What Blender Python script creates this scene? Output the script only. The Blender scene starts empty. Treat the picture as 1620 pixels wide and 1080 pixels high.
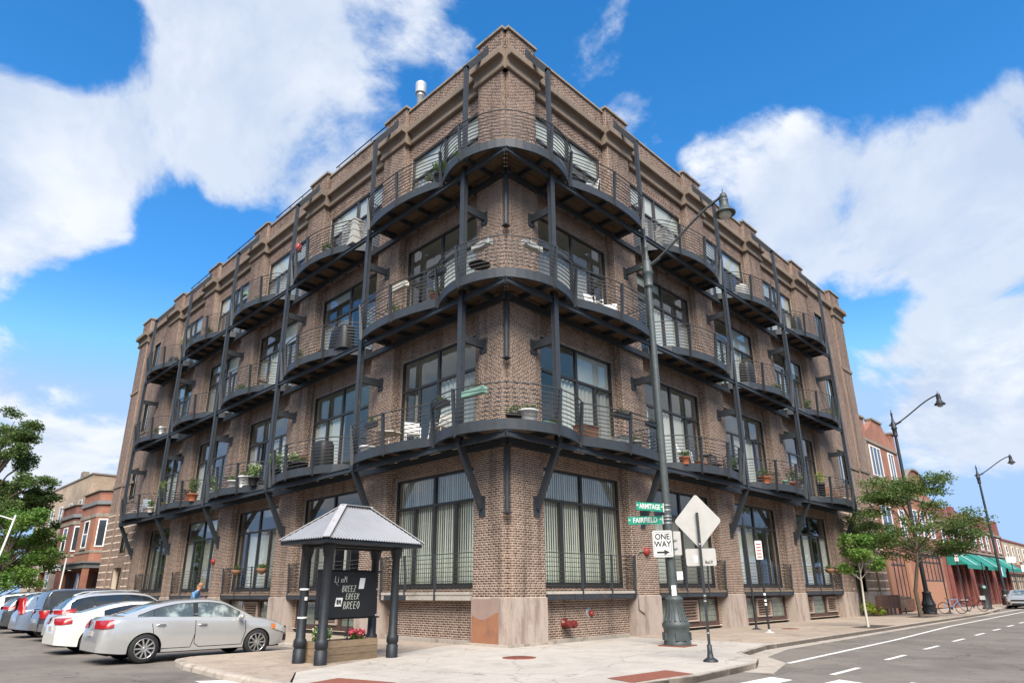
import bpy, math, random
import numpy as np
from mathutils import Vector, Matrix
random.seed(7); rng = np.random.default_rng(7)
scn = bpy.context.scene
COL = scn.collection
R_ = math.radians

# ------------------------------------------------------------------ camera
cam = bpy.data.cameras.new('camera'); cam_o = bpy.data.objects.new('camera', cam); COL.objects.link(cam_o)
_yaw, _pit, _rol = 0.777825, 0.318789, -0.0072007
_fw = Vector((math.cos(_yaw)*math.cos(_pit), math.sin(_yaw)*math.cos(_pit), math.sin(_pit)))
_r = Vector((math.sin(_yaw), -math.cos(_yaw), 0)); _u = _r.cross(_fw)
_r2 = _r*math.cos(_rol) + _u*math.sin(_rol); _u2 = -_r*math.sin(_rol) + _u*math.cos(_rol)
cam_o.matrix_world = Matrix(((_r2.x, _u2.x, -_fw.x, -14.43815), (_r2.y, _u2.y, -_fw.y, -14.47099),
                             (_r2.z, _u2.z, -_fw.z, 1.55), (0, 0, 0, 1)))
cam.sensor_fit = 'HORIZONTAL'; cam.sensor_width = 36.0
cam.lens = 1025.875/1620*36.0
cam.shift_y = (596.9-540)/1620
cam.clip_end = 4000; cam.clip_start = 0.1
scn.camera = cam_o

# ------------------------------------------------------------------ light
SUN_EL, SUN_AZ = R_(47), R_(228)      # azimuth measured from +x, towards +y: the sun stands behind the photographer
sun = bpy.data.lights.new('sun', 'SUN'); sun.energy = 3.3; sun.angle = R_(42); sun.color = (1.0, 0.93, 0.84)
sun_o = bpy.data.objects.new('sun', sun); COL.objects.link(sun_o)
_sd = Vector((math.cos(SUN_EL)*math.cos(SUN_AZ), math.cos(SUN_EL)*math.sin(SUN_AZ), math.sin(SUN_EL)))
sun_o.rotation_euler = _sd.to_track_quat('Z', 'Y').to_euler(); sun_o.location = _sd*200
scn.view_settings.view_transform = 'Standard'; scn.view_settings.look = 'None'
scn.view_settings.exposure = 1.38; scn.view_settings.gamma = 1.0; scn.view_settings.use_curve_mapping = False
scn.cycles.max_bounces = 6; scn.cycles.transparent_max_bounces = 12
scn.cycles.sample_clamp_indirect = 4.0

class NT:
    """small helper to write node trees"""
    def __init__(s, tree): s.t = tree; s.n = tree.nodes; s.l = tree.links
    def add(s, typ, **kw):
        n = s.n.new(typ)
        for k, v in kw.items():
            if k == 'ins':
                for kk, vv in v.items():
                    if hasattr(vv, 'bl_idname') or isinstance(vv, bpy.types.NodeSocket): s.l.new(vv, n.inputs[kk])
                    else: n.inputs[kk].default_value = vv
            else: setattr(n, k, v)
        return n
    def math(s, op, a, b=0.0, clamp=False):
        n = s.n.new('ShaderNodeMath'); n.operation = op; n.use_clamp = clamp
        for i, x in enumerate((a, b)):
            if isinstance(x, bpy.types.NodeSocket): s.l.new(x, n.inputs[i])
            else: n.inputs[i].default_value = x
        return n.outputs[0]
    def mix(s, fac, a, b, blend='MIX'):
        n = s.n.new('ShaderNodeMix'); n.data_type = 'RGBA'; n.blend_type = blend
        for i, x in ((0, fac), (6, a), (7, b)):
            if isinstance(x, bpy.types.NodeSocket): s.l.new(x, n.inputs[i])
            else: n.inputs[i].default_value = x if i == 0 else (*x[:3], 1)
        return n.outputs[2]
    def mapr(s, v, a, b, c=0.0, d=1.0, smooth=False):
        n = s.n.new('ShaderNodeMapRange'); n.clamp = True
        if smooth: n.interpolation_type = 'SMOOTHSTEP'
        s.l.new(v, n.inputs[0])
        for i, x in zip((1, 2, 3, 4), (a, b, c, d)): n.inputs[i].default_value = x
        return n.outputs[0]
    def noise(s, vec, scale, detail=4, rough=0.55, dist=0.0):
        n = s.n.new('ShaderNodeTexNoise'); n.inputs['Scale'].default_value = scale
        n.inputs['Detail'].default_value = detail; n.inputs['Roughness'].default_value = rough; n.inputs['Distortion'].default_value = dist
        if vec is not None: s.l.new(vec, n.inputs['Vector'])
        return n.outputs['Fac']

world = bpy.data.worlds.new('World'); scn.world = world; world.use_nodes = True
def build_world():
    w = NT(world.node_tree); w.n.clear()
    sky = w.add('ShaderNodeTexSky', sky_type='NISHITA', sun_disc=False, sun_elevation=SUN_EL,
                sun_rotation=R_(90)-SUN_AZ, air_density=1.0, dust_density=0.0, ozone_density=1.5, altitude=200)
    hs = w.add("ShaderNodeHueSaturation", ins={"Saturation": 1.38, "Value": 1.12, "Color": w.add("ShaderNodeVectorMath", operation="MINIMUM", ins={0: sky.outputs[0], 1: (2.2, 2.8, 3.8)}).outputs[0]})
    tc = w.add('ShaderNodeTexCoord'); d = w.add('ShaderNodeVectorMath', operation='NORMALIZE', ins={0: tc.outputs['Generated']}).outputs[0]
    sp = w.add('ShaderNodeSeparateXYZ', ins={0: d})
    den = w.math('ADD', w.math('ABSOLUTE', sp.outputs[2]), 0.45)
    pl = w.add('ShaderNodeCombineXYZ', ins={0: w.math('DIVIDE', sp.outputs[0], den), 1: w.math('DIVIDE', sp.outputs[1], den), 2: 0.37})
    n1 = w.noise(pl.outputs[0], 3.3, 11, 0.60, 0.3)
    # cloud masses: directions in the sky where the big cumulus stand (x, y, z, half angle deg, weight)
    acc = None
    for (x, y, z, hw, wt) in CLOUDS:
        v = Vector((x, y, z)).normalized()
        dt = w.add('ShaderNodeVectorMath', operation='DOT_PRODUCT', ins={0: d, 1: tuple(v)}).outputs['Value']
        m = w.mapr(dt, math.cos(R_(hw)), math.cos(R_(hw*0.25)), 0, wt, True)
        acc = m if acc is None else w.math('MAXIMUM' if wt > 0 else 'ADD', acc, m)
    dens = w.math('ADD', w.math('MULTIPLY', n1, 1.5), w.math('MULTIPLY', acc, 0.46))
    cov = w.mapr(dens, 0.955, 1.17, 0, 1, True)
    # self shading: thicker parts greyer below
    off = w.add('ShaderNodeVectorMath', operation='ADD', ins={0: pl.outputs[0], 1: (0.05, 0.05, 0.06)})
    n2 = w.noise(off.outputs[0], 3.3, 9, 0.6, 0.3)
    sh = w.mapr(w.math('SUBTRACT', n2, n1), -0.08, 0.10, 1.0, 0.0)
    thick = w.mapr(w.noise(off.outputs[0], 1.9, 5, 0.6, 0.4), 0.40, 0.64, 0.0, 1.0, True)
    sh = w.math('MULTIPLY', sh, w.math('SUBTRACT', 1.0, w.math('MULTIPLY', thick, 0.65)))
    ccol = w.mix(w.math('MULTIPLY', w.math('SUBTRACT', 1.0, sh), 0.9), (4.1, 4.22, 4.4), (2.35, 2.8, 3.6))
    col = w.mix(w.math('MULTIPLY', cov, 0.93), hs.outputs[0], ccol)
    bg = w.add('ShaderNodeBackground', ins={'Color': col, 'Strength': 0.095})
    out = w.add('ShaderNodeOutputWorld', ins={'Surface': bg.outputs[0]})
CLOUDS = [(0.58, -0.58, 0.57, 34, 0.8), (-0.58, 0.58, 0.57, 34, 0.8), (-0.6, -0.6, 0.55, 30, 0.6), (0.2, -0.9, 0.35, 22, 0.9), (-0.9, 0.2, 0.35, 22, 0.9), (0.9, -0.5, 0.3, 16, 0.8), (-0.5, 0.9, 0.3, 16, 0.8), (0.29, 0.739, 0.609, 17, 1.15), (0.144, 0.848, 0.51, 14, 1.1), (0.168, 0.723, 0.67, 10, 0.8), (0.391, 0.612, 0.688, 11, 1), (0.068, 0.887, 0.456, 8, 0.8), (0.161, 0.964, 0.212, 10, 0.95), (0.575, 0.394, 0.717, 8, 0.62), (0.764, 0.297, 0.573, 7, 0.9), (0.829, 0.228, 0.511, 10, 1.1), (0.868, 0.116, 0.484, 13, 1.15), (0.881, 0.042, 0.471, 8, 1), (0.898, 0.127, 0.42, 7, 0.8), (0.733, 0.221, 0.643, 4, 0.45), (0.938, 0.157, 0.31, 7, 0.85), (0.966, 0.116, 0.231, 10, 0.9), (0.945, 0.214, 0.247, 5, 0.6), (0.076, 0.922, 0.379, 5, 0.5), (0.66, 0.408, 0.631, 5, 0.7), (0.054, 0.778, 0.626, 6, -0.8), (0.282, 0.865, 0.414, 10, -0.8), (0.676, 0.266, 0.687, 9, -0.5), (0.781, 0.105, 0.616, 8, -0.5), (0.901, 0.21, 0.379, 5, -0.6), (0.198, 0.928, 0.315, 8, -0.8)]
build_world()

# ------------------------------------------------------------------ mesh helpers
class MB:
    def __init__(s): s.v = []; s.f = []; s.m = []; s.s = []
    def add(s, vs, fs, m=0, smooth=False):
        b = len(s.v); s.v.extend([tuple(x) for x in vs])
        for f in fs: s.f.append(tuple(b+i for i in f)); s.m.append(m); s.s.append(smooth)
        return s
    def box(s, x0, x1, y0, y1, z0, z1, m=0):
        if x0 > x1: x0, x1 = x1, x0
        if y0 > y1: y0, y1 = y1, y0
        return s.add([(x0,y0,z0),(x1,y0,z0),(x1,y1,z0),(x0,y1,z0),(x0,y0,z1),(x1,y0,z1),(x1,y1,z1),(x0,y1,z1)],
              [(0,3,2,1),(4,5,6,7),(0,1,5,4),(1,2,6,5),(2,3,7,6),(3,0,4,7)], m)
    def obox(s, c, ax, ay, az, m=0):
        c = Vector(c); ax = Vector(ax); ay = Vector(ay); az = Vector(az)
        vs = [c+i*ax+j*ay+k*az for k in (-1,1) for j in (-1,1) for i in (-1,1)]
        return s.add(vs, [(0,2,3,1),(4,5,7,6),(0,1,5,4),(2,6,7,3),(0,4,6,2),(1,3,7,5)], m)
    def bar(s, p, q, w, h, up=(0,0,1), m=0):
        p = Vector(p); q = Vector(q); d = (q-p); L = d.length; d.normalize()
        sx = d.cross(Vector(up))
        if sx.length < 1e-4: sx = d.cross(Vector((1,0,0)))
        sx.normalize(); sz = sx.cross(d)
        return s.obox((p+q)/2, d*L/2, sx*w/2, sz*h/2, m)
    def tube(s, pts, r, n=8, m=0, smooth=True, cap=True):
        pts = [Vector(p) for p in pts]; k = len(pts)
        rs = r if isinstance(r, (list, tuple)) else [r]*k
        rings = []; ref = None
        for i, p in enumerate(pts):
            t = (pts[min(i+1,k-1)]-pts[max(i-1,0)])
            if t.length < 1e-9: t = Vector((0,0,1))
            t.normalize()
            if ref is None:
                ref = t.cross(Vector((0,0,1)))
                if ref.length < 1e-3: ref = t.cross(Vector((1,0,0)))
            a = (ref - t*ref.dot(t)); a.normalize(); b = t.cross(a); ref = a
            rings.append([p+a*math.cos(2*math.pi*j/n+math.pi/n)*rs[i]+b*math.sin(2*math.pi*j/n+math.pi/n)*rs[i] for j in range(n)])
        vs = [x for g in rings for x in g]; fs = []
        for i in range(k-1):
            for j in range(n):
                fs.append((i*n+j, i*n+(j+1)%n, (i+1)*n+(j+1)%n, (i+1)*n+j))
        s.add(vs, fs, m, smooth)
        if cap:
            s.add(rings[0], [tuple(range(n-1,-1,-1))], m); s.add(rings[-1], [tuple(range(n))], m)
        return s
    def lathe(s, prof, n=20, c=(0,0,0), m=0, smooth=True, axis='z', flute=0, cap=True):
        vs = []; fs = []; k = len(prof)
        for (r, z) in prof:
            for j in range(n):
                a = 2*math.pi*j/n; rr = r*(1-(flute if j % 2 else 0))
                x, y = rr*math.cos(a), rr*math.sin(a)
                q = (x, y, z) if axis == 'z' else ((x, z, y) if axis == 'y' else (z, x, y))
                vs.append((c[0]+q[0], c[1]+q[1], c[2]+q[2]))
        for i in range(k-1):
            for j in range(n): fs.append((i*n+j, i*n+(j+1)%n, (i+1)*n+(j+1)%n, (i+1)*n+j))
        s.add(vs, fs, m, smooth)
        if cap and prof[0][0] > 1e-4: s.add(vs[:n], [tuple(range(n-1,-1,-1))], m)
        if cap and prof[-1][0] > 1e-4: s.add(vs[-n:], [tuple(range(n))], m)
        return s
    def prism(s, poly, z0, z1, m=0):
        n = len(poly)
        return s.add([(x,y,z0) for x,y in poly]+[(x,y,z1) for x,y in poly],
              [tuple(range(n-1,-1,-1)), tuple(range(n,2*n))]+[(i,(i+1)%n,n+(i+1)%n,n+i) for i in range(n)], m)
    def sphere(s, c, r, nu=12, nv=8, m=0, sc=(1,1,1)):
        vs = []; fs = []
        for i in range(nv+1):
            t = math.pi*i/nv
            for j in range(nu):
                a = 2*math.pi*j/nu
                vs.append((c[0]+r*sc[0]*math.sin(t)*math.cos(a), c[1]+r*sc[1]*math.sin(t)*math.sin(a), c[2]+r*sc[2]*math.cos(t)))
        for i in range(nv):
            for j in range(nu): fs.append((i*nu+j, (i+1)*nu+j, (i+1)*nu+(j+1)%nu, i*nu+(j+1)%nu))
        return s.add(vs, fs, m, True)
    def mesh(s, name, mats, tf=None, flip=False):
        me = bpy.data.meshes.new(name)
        v = [tf(*q) for q in s.v] if tf else s.v
        f = [tuple(reversed(q)) for q in s.f] if flip else s.f
        me.from_pydata(v, [], f)
        for mm in (mats if isinstance(mats, (list, tuple)) else [mats]): me.materials.append(mm)
        me.polygons.foreach_set('material_index', s.m); me.polygons.foreach_set('use_smooth', s.s)
        me.update(); return me
    def build(s, name, mats, parent=None, tf=None, flip=False, loc=None, **kw):
        return link(name, s.mesh(name, mats, tf, flip), parent, loc, **kw)

def link(name, me, parent=None, loc=None, rz=0, **kw):
    o = bpy.data.objects.new(name, me); COL.objects.link(o)
    if parent is not None: o.parent = parent
    if loc is not None: o.location = loc
    if rz: o.rotation_euler = (0, 0, rz)
    for k, v in kw.items(): o[k] = v
    return o
def thing(name, label, cat, loc=(0,0,0), rz=0, group=None):
    o = link(name, None, None, loc, rz); o['label'] = label; o['category'] = cat
    if group: o['group'] = group
    return o
def children(o): return [c for c in COL.objects if c.parent == o]
def dup(src, label, loc, rz=None, group=None):
    """a copy of a thing with copies of its parts and their sub-parts"""
    r = src.copy(); COL.objects.link(r); r.location = loc
    if rz is not None: r.rotation_euler = (0, 0, rz)
    r['label'] = label
    if group: r['group'] = group
    for ch in src.children:
        c = ch.copy(); COL.objects.link(c); c.parent = r
        for g in ch.children:
            q = g.copy(); COL.objects.link(q); q.parent = c
    return r
def structure(o): o['kind'] = 'structure'; return o

# ------------------------------------------------------------------ materials
def mat(name, col, rough=0.6, metal=0.0, var=0.12, vscale=3.0, bump=0.0, bscale=40.0, island=0.0, obj=0.0, spec=0.4,
        col2=None, c2scale=1.2, c2lo=0.5, c2hi=0.7, coat=0.0, stretch=None, transl=0.0, spots=0.0, cracks=0.0):
    m = bpy.data.materials.new(name); m.use_nodes = True
    t = NT(m.node_tree); b = t.n['Principled BSDF']
    tc = t.add('ShaderNodeTexCoord'); geo = t.add('ShaderNodeNewGeometry')
    pos = geo.outputs['Position']
    if stretch:
        pos = t.add('ShaderNodeVectorMath', operation='MULTIPLY', ins={0: pos, 1: stretch}).outputs[0]
    c = None
    if var or col2:
        n = t.noise(pos, vscale, 5, 0.6)
        k = t.mapr(n, 0.25, 0.75, 1-var, 1+var)
        base = (*col, 1)
        if col2:
            n2 = t.noise(pos, c2scale, 5, 0.65)
            base = t.mix(t.mapr(n2, c2lo, c2hi, 0, 1, True), col, col2)
        mm = t.add('ShaderNodeVectorMath', operation='SCALE', ins={'Scale': k})
        if isinstance(base, tuple): mm.inputs[0].default_value = col
        else: t.l.new(base, mm.inputs[0])
        c = mm.outputs[0]
    if island or obj:
        src = geo.outputs['Random Per Island']
        if obj:
            oi = t.add('ShaderNodeObjectInfo')
            src = t.math('FRACT', t.math('ADD', src, t.math('MULTIPLY', oi.outputs['Random'], 7.31)))
        amp = max(island, obj)
        k = t.mapr(src, 0, 1, 1-amp, 1+amp)
        mm = t.add('ShaderNodeVectorMath', operation='SCALE', ins={'Scale': k})
        if c is None: mm.inputs[0].default_value = col
        else: t.l.new(c, mm.inputs[0])
        c = mm.outputs[0]
    if spots or cracks:
        k = None
        if spots:
            k = t.mapr(t.noise(pos, 9.0, 2, 0.4), 0.64, 0.70, 1.0, 1-spots)
            k = t.math('MULTIPLY', k, t.mapr(t.noise(pos, 1.7, 6, 0.7), 0.52, 0.70, 1.0, 1-spots*.8))
            k = t.math('MULTIPLY', k, t.mapr(t.noise(pos, 70, 3, 0.7), 0.3, 0.7, 0.86, 1.14))
        if cracks:
            wv = t.add('ShaderNodeVectorMath', operation='MULTIPLY_ADD', ins={0: t.add('ShaderNodeTexNoise', ins={'Vector': pos, 'Scale': 1.4, 'Detail': 4.0}).outputs['Color'], 1: (0.9,0.9,0.9), 2: pos}).outputs[0]
            vo = t.add('ShaderNodeTexVoronoi', feature='DISTANCE_TO_EDGE', ins={'Vector': wv, 'Scale': 0.33})
            e = t.mapr(vo.outputs['Distance'], 0.002, 0.007, 1-cracks, 1.0)
            k = e if k is None else t.math('MULTIPLY', k, e)
        mm = t.add('ShaderNodeVectorMath', operation='SCALE', ins={0: c, 'Scale': k}); c = mm.outputs[0]
    if c is None: b.inputs['Base Color'].default_value = (*col, 1)
    else: t.l.new(c, b.inputs['Base Color'])
    b.inputs['Roughness'].default_value = rough; b.inputs['Metallic'].default_value = metal
    b.inputs['Specular IOR Level'].default_value = spec
    if coat: b.inputs['Coat Weight'].default_value = coat; b.inputs['Coat Roughness'].default_value = 0.05
    if bump:
        nb = t.noise(pos, bscale, 4, 0.6)
        bp = t.add('ShaderNodeBump', ins={'Strength': bump, 'Distance': 0.01, 'Height': nb}); t.l.new(bp.outputs[0], b.inputs['Normal'])
    if transl:
        tr = t.add('ShaderNodeBsdfTranslucent'); mx = t.add('ShaderNodeMixShader', ins={0: transl})
        if c is not None: t.l.new(c, tr.inputs[0])
        else: tr.inputs[0].default_value = (*col, 1)
        t.l.new(b.outputs[0], mx.inputs[1]); t.l.new(tr.outputs[0], mx.inputs[2])
        t.l.new(mx.outputs[0], t.n['Material Output'].inputs[0])
    return m
def glass_mat(name, tint=(0.84,0.87,0.85), base=0.03, rough=0.015):
    m = bpy.data.materials.new(name); m.use_nodes = True; t = NT(m.node_tree); t.n.clear()
    tr = t.add('ShaderNodeBsdfTransparent', ins={0: (*tint, 1)})
    geo = t.add('ShaderNodeNewGeometry')
    nz = t.noise(geo.outputs['Position'], 1.3, 2, 0.5)
    bp = t.add('ShaderNodeBump', ins={'Strength': 0.12, 'Distance': 0.02, 'Height': nz})
    gl = t.add('ShaderNodeBsdfGlossy', ins={0: (1,1,1,1), 'Roughness': rough, 'Normal': bp.outputs[0]})
    lw = t.add('ShaderNodeLayerWeight', ins={0: 0.5})
    f = t.math('ADD', t.math('MULTIPLY', t.math('POWER', lw.outputs['Facing'], 4.0), 0.95), base+.04, True)
    mx = t.add('ShaderNodeMixShader', ins={0: f, 1: tr.outputs[0], 2: gl.outputs[0]})
    t.add('ShaderNodeOutputMaterial', ins={0: mx.outputs[0]})
    return m

def wall_brick_mat(name, c1, c2):
    """one fired brick: colour differs brick by brick, plus soot streaks running down the wall"""
    m = bpy.data.materials.new(name); m.use_nodes = True; t = NT(m.node_tree); b = t.n['Principled BSDF']
    geo = t.add('ShaderNodeNewGeometry'); oi = t.add('ShaderNodeObjectInfo')
    rnd = t.math('FRACT', t.math('ADD', geo.outputs['Random Per Island'], t.math('MULTIPLY', oi.outputs['Random'], 7.31)))
    pos = geo.outputs['Position']
    base = t.mix(rnd, c1, c2)
    n = t.noise(pos, 0.45, 5, 0.6); k = t.mapr(n, 0.3, 0.7, 0.86, 1.14)
    st = t.add('ShaderNodeVectorMath', operation='MULTIPLY', ins={0: pos, 1: (2.2, 2.2, 0.16)}).outputs[0]
    k2 = t.mapr(t.noise(st, 1.0, 4, 0.6), 0.48, 0.72, 1.06, 0.58)
    fine = t.mapr(t.noise(pos, 60, 3, 0.6), 0.3, 0.7, 0.85, 1.15)
    mm = t.add('ShaderNodeVectorMath', operation='SCALE', ins={0: base, 'Scale': t.math('MULTIPLY', t.math('MULTIPLY', k, k2), fine)})
    t.l.new(mm.outputs[0], b.inputs['Base Color']); b.inputs['Roughness'].default_value = 0.85; b.inputs['Specular IOR Level'].default_value = 0.25
    return m

M = {}
M['brick'] = wall_brick_mat('fired_brick', (0.116,0.074,0.059), (0.215,0.142,0.112))
M['mortar'] = mat('mortar', (0.62,0.505,0.385), 0.95, var=0.15, vscale=6, col2=(0.34,0.275,0.21), c2scale=1.0, c2lo=.48, c2hi=.72, stretch=(2.2,2.2,.16))
M['granite'] = mat('granite_base', (0.36,0.295,0.25), 0.8, var=0.15, vscale=30, bump=0.1, col2=(0.235,0.175,0.14), c2scale=1.6, c2lo=0.45, c2hi=0.68, stretch=(1.6,1.6,0.35))
M['limestone'] = mat('limestone', (0.18,0.135,0.098), 0.85, var=0.14, vscale=8, bump=0.15, col2=(0.13,0.105,0.08), c2scale=1.4, c2lo=0.48, c2hi=0.72, obj=0.10)
M['coping'] = mat('coping_stone', (0.23,0.195,0.155), 0.85, var=0.12, col2=(0.124,0.107,0.09), c2scale=2)
M['steel'] = mat('painted_steel', (0.034,0.039,0.045), 0.5, 0.0, var=0.18, vscale=5, spec=0.35, bump=0.05, col2=(0.085,0.055,0.038), c2scale=2.5, c2lo=0.60, c2hi=0.78)
M['rail'] = mat('rail_steel', (0.045,0.045,0.045), 0.45, 0.0, var=0.2, vscale=5)
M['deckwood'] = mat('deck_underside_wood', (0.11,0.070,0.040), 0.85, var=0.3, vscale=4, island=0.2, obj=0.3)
M['frame'] = mat('window_frame', (0.028,0.027,0.026), 0.45, var=0.1)
M['glass'] = glass_mat('window_glass')
M['glass_car'] = glass_mat('car_glass', (0.34,0.40,0.38), 0.05)
M['blind'] = mat('blind_slat', (0.74,0.73,0.64), 0.7, var=0.05, island=0.12)
M['shade'] = mat('roller_shade', (0.50,0.50,0.465), 0.8, var=0.06, vscale=1, obj=0.12)
M['curtain'] = mat('curtain', (0.30,0.29,0.265), 0.9, var=0.1, stretch=(14,14,0.4), vscale=1.5, obj=0.25)
M['room'] = mat('room_wall', (0.30,0.28,0.26), 0.9, var=0.1, vscale=1)
M['concrete'] = mat('concrete', (0.395,0.354,0.305), 0.9, var=0.08, vscale=1.2, bump=0.1, bscale=90, col2=(0.32,0.275,0.227), c2scale=0.8, c2lo=0.5, c2hi=0.75, obj=0.06, spots=0.22, cracks=0.35)
M['tan'] = mat('tan_pavement', (0.32,0.255,0.196), 0.92, var=0.12, vscale=2.5, bump=0.12, bscale=120, col2=(0.26,0.20,0.155), c2scale=0.7, obj=0.09, spots=0.3, cracks=0.3)
M['asphalt'] = mat('asphalt', (0.168,0.144,0.12), 0.92, var=0.14, vscale=1.1, bump=0.2, bscale=160, col2=(0.124,0.107,0.09), c2scale=0.25, c2lo=0.45, c2hi=0.65, spots=0.25, cracks=0.5)
M['kerb'] = mat('kerb_concrete', (0.36,0.31,0.255), 0.9, var=0.15, vscale=5, col2=(0.2,0.17,0.14), c2scale=2.2, obj=0.1)
M['paint'] = mat('road_paint', (0.62,0.60,0.56), 0.8, var=0.1, vscale=8, col2=(0.42,0.40,0.37), c2scale=6)
M['rustpad'] = mat('rust_red_pad', (0.20,0.068,0.042), 0.8, var=0.15, vscale=9)
M['dark'] = mat('dark_gap', (0.012,0.012,0.012), 0.9, var=0)
M['soil'] = mat('soil', (0.06,0.045,0.035), 1.0, var=0.25, vscale=12)
M['roofing'] = mat('roofing', (0.10,0.10,0.10), 0.9)
M['galv'] = mat('galvanised', (0.5,0.5,0.49), 0.45, 0.6, var=0.1)
M['white'] = mat('white_paint', (0.74,0.73,0.70), 0.55, var=0.05)
M['cream'] = mat('cream_resin', (0.62,0.58,0.50), 0.6, var=0.05)
M['black'] = mat('black_plastic', (0.018,0.018,0.019), 0.55, var=0.1)
M['red'] = mat('red_paint', (0.30,0.035,0.028), 0.45, var=0.08)
M['maroon'] = mat('maroon_metal', (0.13,0.02,0.018), 0.35, var=0.1)
M['terracotta'] = mat('terracotta', (0.42,0.135,0.065), 0.8, var=0.12)
M['greenplastic'] = mat('pale_green_plastic', (0.20,0.36,0.28), 0.5, var=0.06)
M['wood'] = mat('brown_wood', (0.20,0.10,0.055), 0.7, var=0.2, stretch=(3,3,12))
M['greywood'] = mat('weathered_timber', (0.21,0.15,0.095), 0.85, var=0.3, vscale=2, stretch=(2,2,14), obj=0.2)
M['darkwood'] = mat('dark_stained_wood', (0.085,0.04,0.026), 0.75, var=0.2, obj=0.15)
def leaf_mat(name, c, c2): 
    m = mat(name, c, 0.6, var=0.3, vscale=0.9, island=0.35, spec=0.3, transl=0.38, col2=c2, c2scale=0.8, c2lo=0.4, c2hi=0.65); return m
M['leaf'] = leaf_mat('leaf_green', (0.085,0.145,0.035), (0.13,0.18,0.05))
M['leafdark'] = leaf_mat('leaf_dark', (0.10,0.14,0.05), (0.15,0.17,0.075))
M['leafbright'] = leaf_mat('leaf_bright', (0.10,0.20,0.035), (0.16,0.25,0.05))
M['lime'] = leaf_mat('leaf_lime', (0.24,0.33,0.03), (0.3,0.36,0.05))
M['bark'] = mat('bark', (0.10,0.075,0.055), 0.95, var=0.3, vscale=9, bump=0.4, bscale=25)
M['pinkflower'] = mat('pink_petals', (0.55,0.09,0.12), 0.6, var=0.1, island=0.4)
M['whiteflower'] = mat('pale_petals', (0.62,0.64,0.45), 0.6, var=0.1, island=0.2)
M['redflower'] = mat('red_petals', (0.4,0.05,0.06), 0.6, var=0.1, island=0.4)
M['tyre'] = mat('tyre_rubber', (0.018,0.018,0.018), 0.85, var=0.1)
M['alloy'] = mat('alloy_wheel', (0.55,0.55,0.54), 0.3, 0.85, var=0.05)
M['chrome'] = mat('chrome', (0.6,0.6,0.6), 0.15, 1.0, var=0)
M['taillight'] = mat('red_lens', (0.30,0.012,0.014), 0.25, var=0.05, coat=0.3)
M['headlight'] = mat('clear_lens', (0.62,0.63,0.62), 0.1, 0.4, var=0.05, coat=1.0)
M['amber'] = mat('amber_lens', (0.6,0.17,0.03), 0.15, var=0, coat=1.0)
M['lampgreen'] = mat('lamp_post_iron', (0.055,0.066,0.064), 0.5, 0.0, var=0.25, vscale=6, col2=(0.10,0.11,0.105), c2scale=5, c2lo=0.58, c2hi=0.75)
M['iron'] = mat('black_iron', (0.022,0.025,0.028), 0.5, var=0.2, vscale=6)
M['globe'] = mat('frosted_globe', (0.55,0.53,0.46), 0.25, var=0.1, transl=0.3)
M['signgreen'] = mat('sign_green', (0.01,0.24,0.15), 0.4, var=0.05)
M['signwhite'] = mat('sign_white', (0.60,0.59,0.56), 0.5, var=0.06)
M['signback'] = mat('sign_back_aluminium', (0.40,0.385,0.355), 0.5, 0.1, var=0.08, vscale=5)
M['print'] = mat('black_print', (0.015,0.015,0.015), 0.6, var=0)
M['chalk'] = mat('pale_paint_marker', (0.55,0.58,0.50), 0.7, var=0.1)
M['corrugated'] = mat('corrugated_metal', (0.19,0.195,0.21), 0.45, 0.35, var=0.1, vscale=1.5)
M['ridge'] = mat('ridge_metal', (0.40,0.39,0.38), 0.5, 0.3, var=0.1, col2=(0.25,0.15,0.1), c2scale=4, c2lo=0.6, c2hi=0.75)
M['paper'] = mat('paper', (0.72,0.72,0.70), 0.8, var=0.05)

# ------------------------------------------------------------------ the loft building
B = thing('loft_building', 'four storey brown brick loft building wrapped in curved dark steel balconies', 'building')
TF = {'R': lambda u, d, z: (u, -d, z), 'L': lambda u, d, z: (-d, u, z)}
FL = {'R': True, 'L': False}
AX = {'R': (Vector((1,0,0)), Vector((0,-1,0))), 'L': (Vector((0,1,0)), Vector((-1,0,0)))}
def W(side, u, d, z): return Vector(TF[side](u, d, z))
def sbuild(mb, name, mats, side, parent=B, loc=None, **kw): return mb.build(name, mats, parent, TF[side], FL[side], loc, **kw)

NOTCH = 0.19
PIERS = {'R': [(NOTCH,1.72),(6.65,8.3),(13.65,15.35),(20.75,22.5),(27.95,29.8)],
         'L': [(NOTCH,1.56),(6.6,8.2),(13.7,15.4),(20.75,22.5),(28.0,29.75),(34.7,36.6)]}
END = {'R': (29.8, 36.6), 'L': (36.6, 43.4)}
ZG = 1.38
WZ = [(1.66,5.62,4.52), (6.56,10.5,9.2), (11.66,15.6,14.3), (16.66,20.4,19.2)]
REC = 0.35
JB = 0.2

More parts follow.
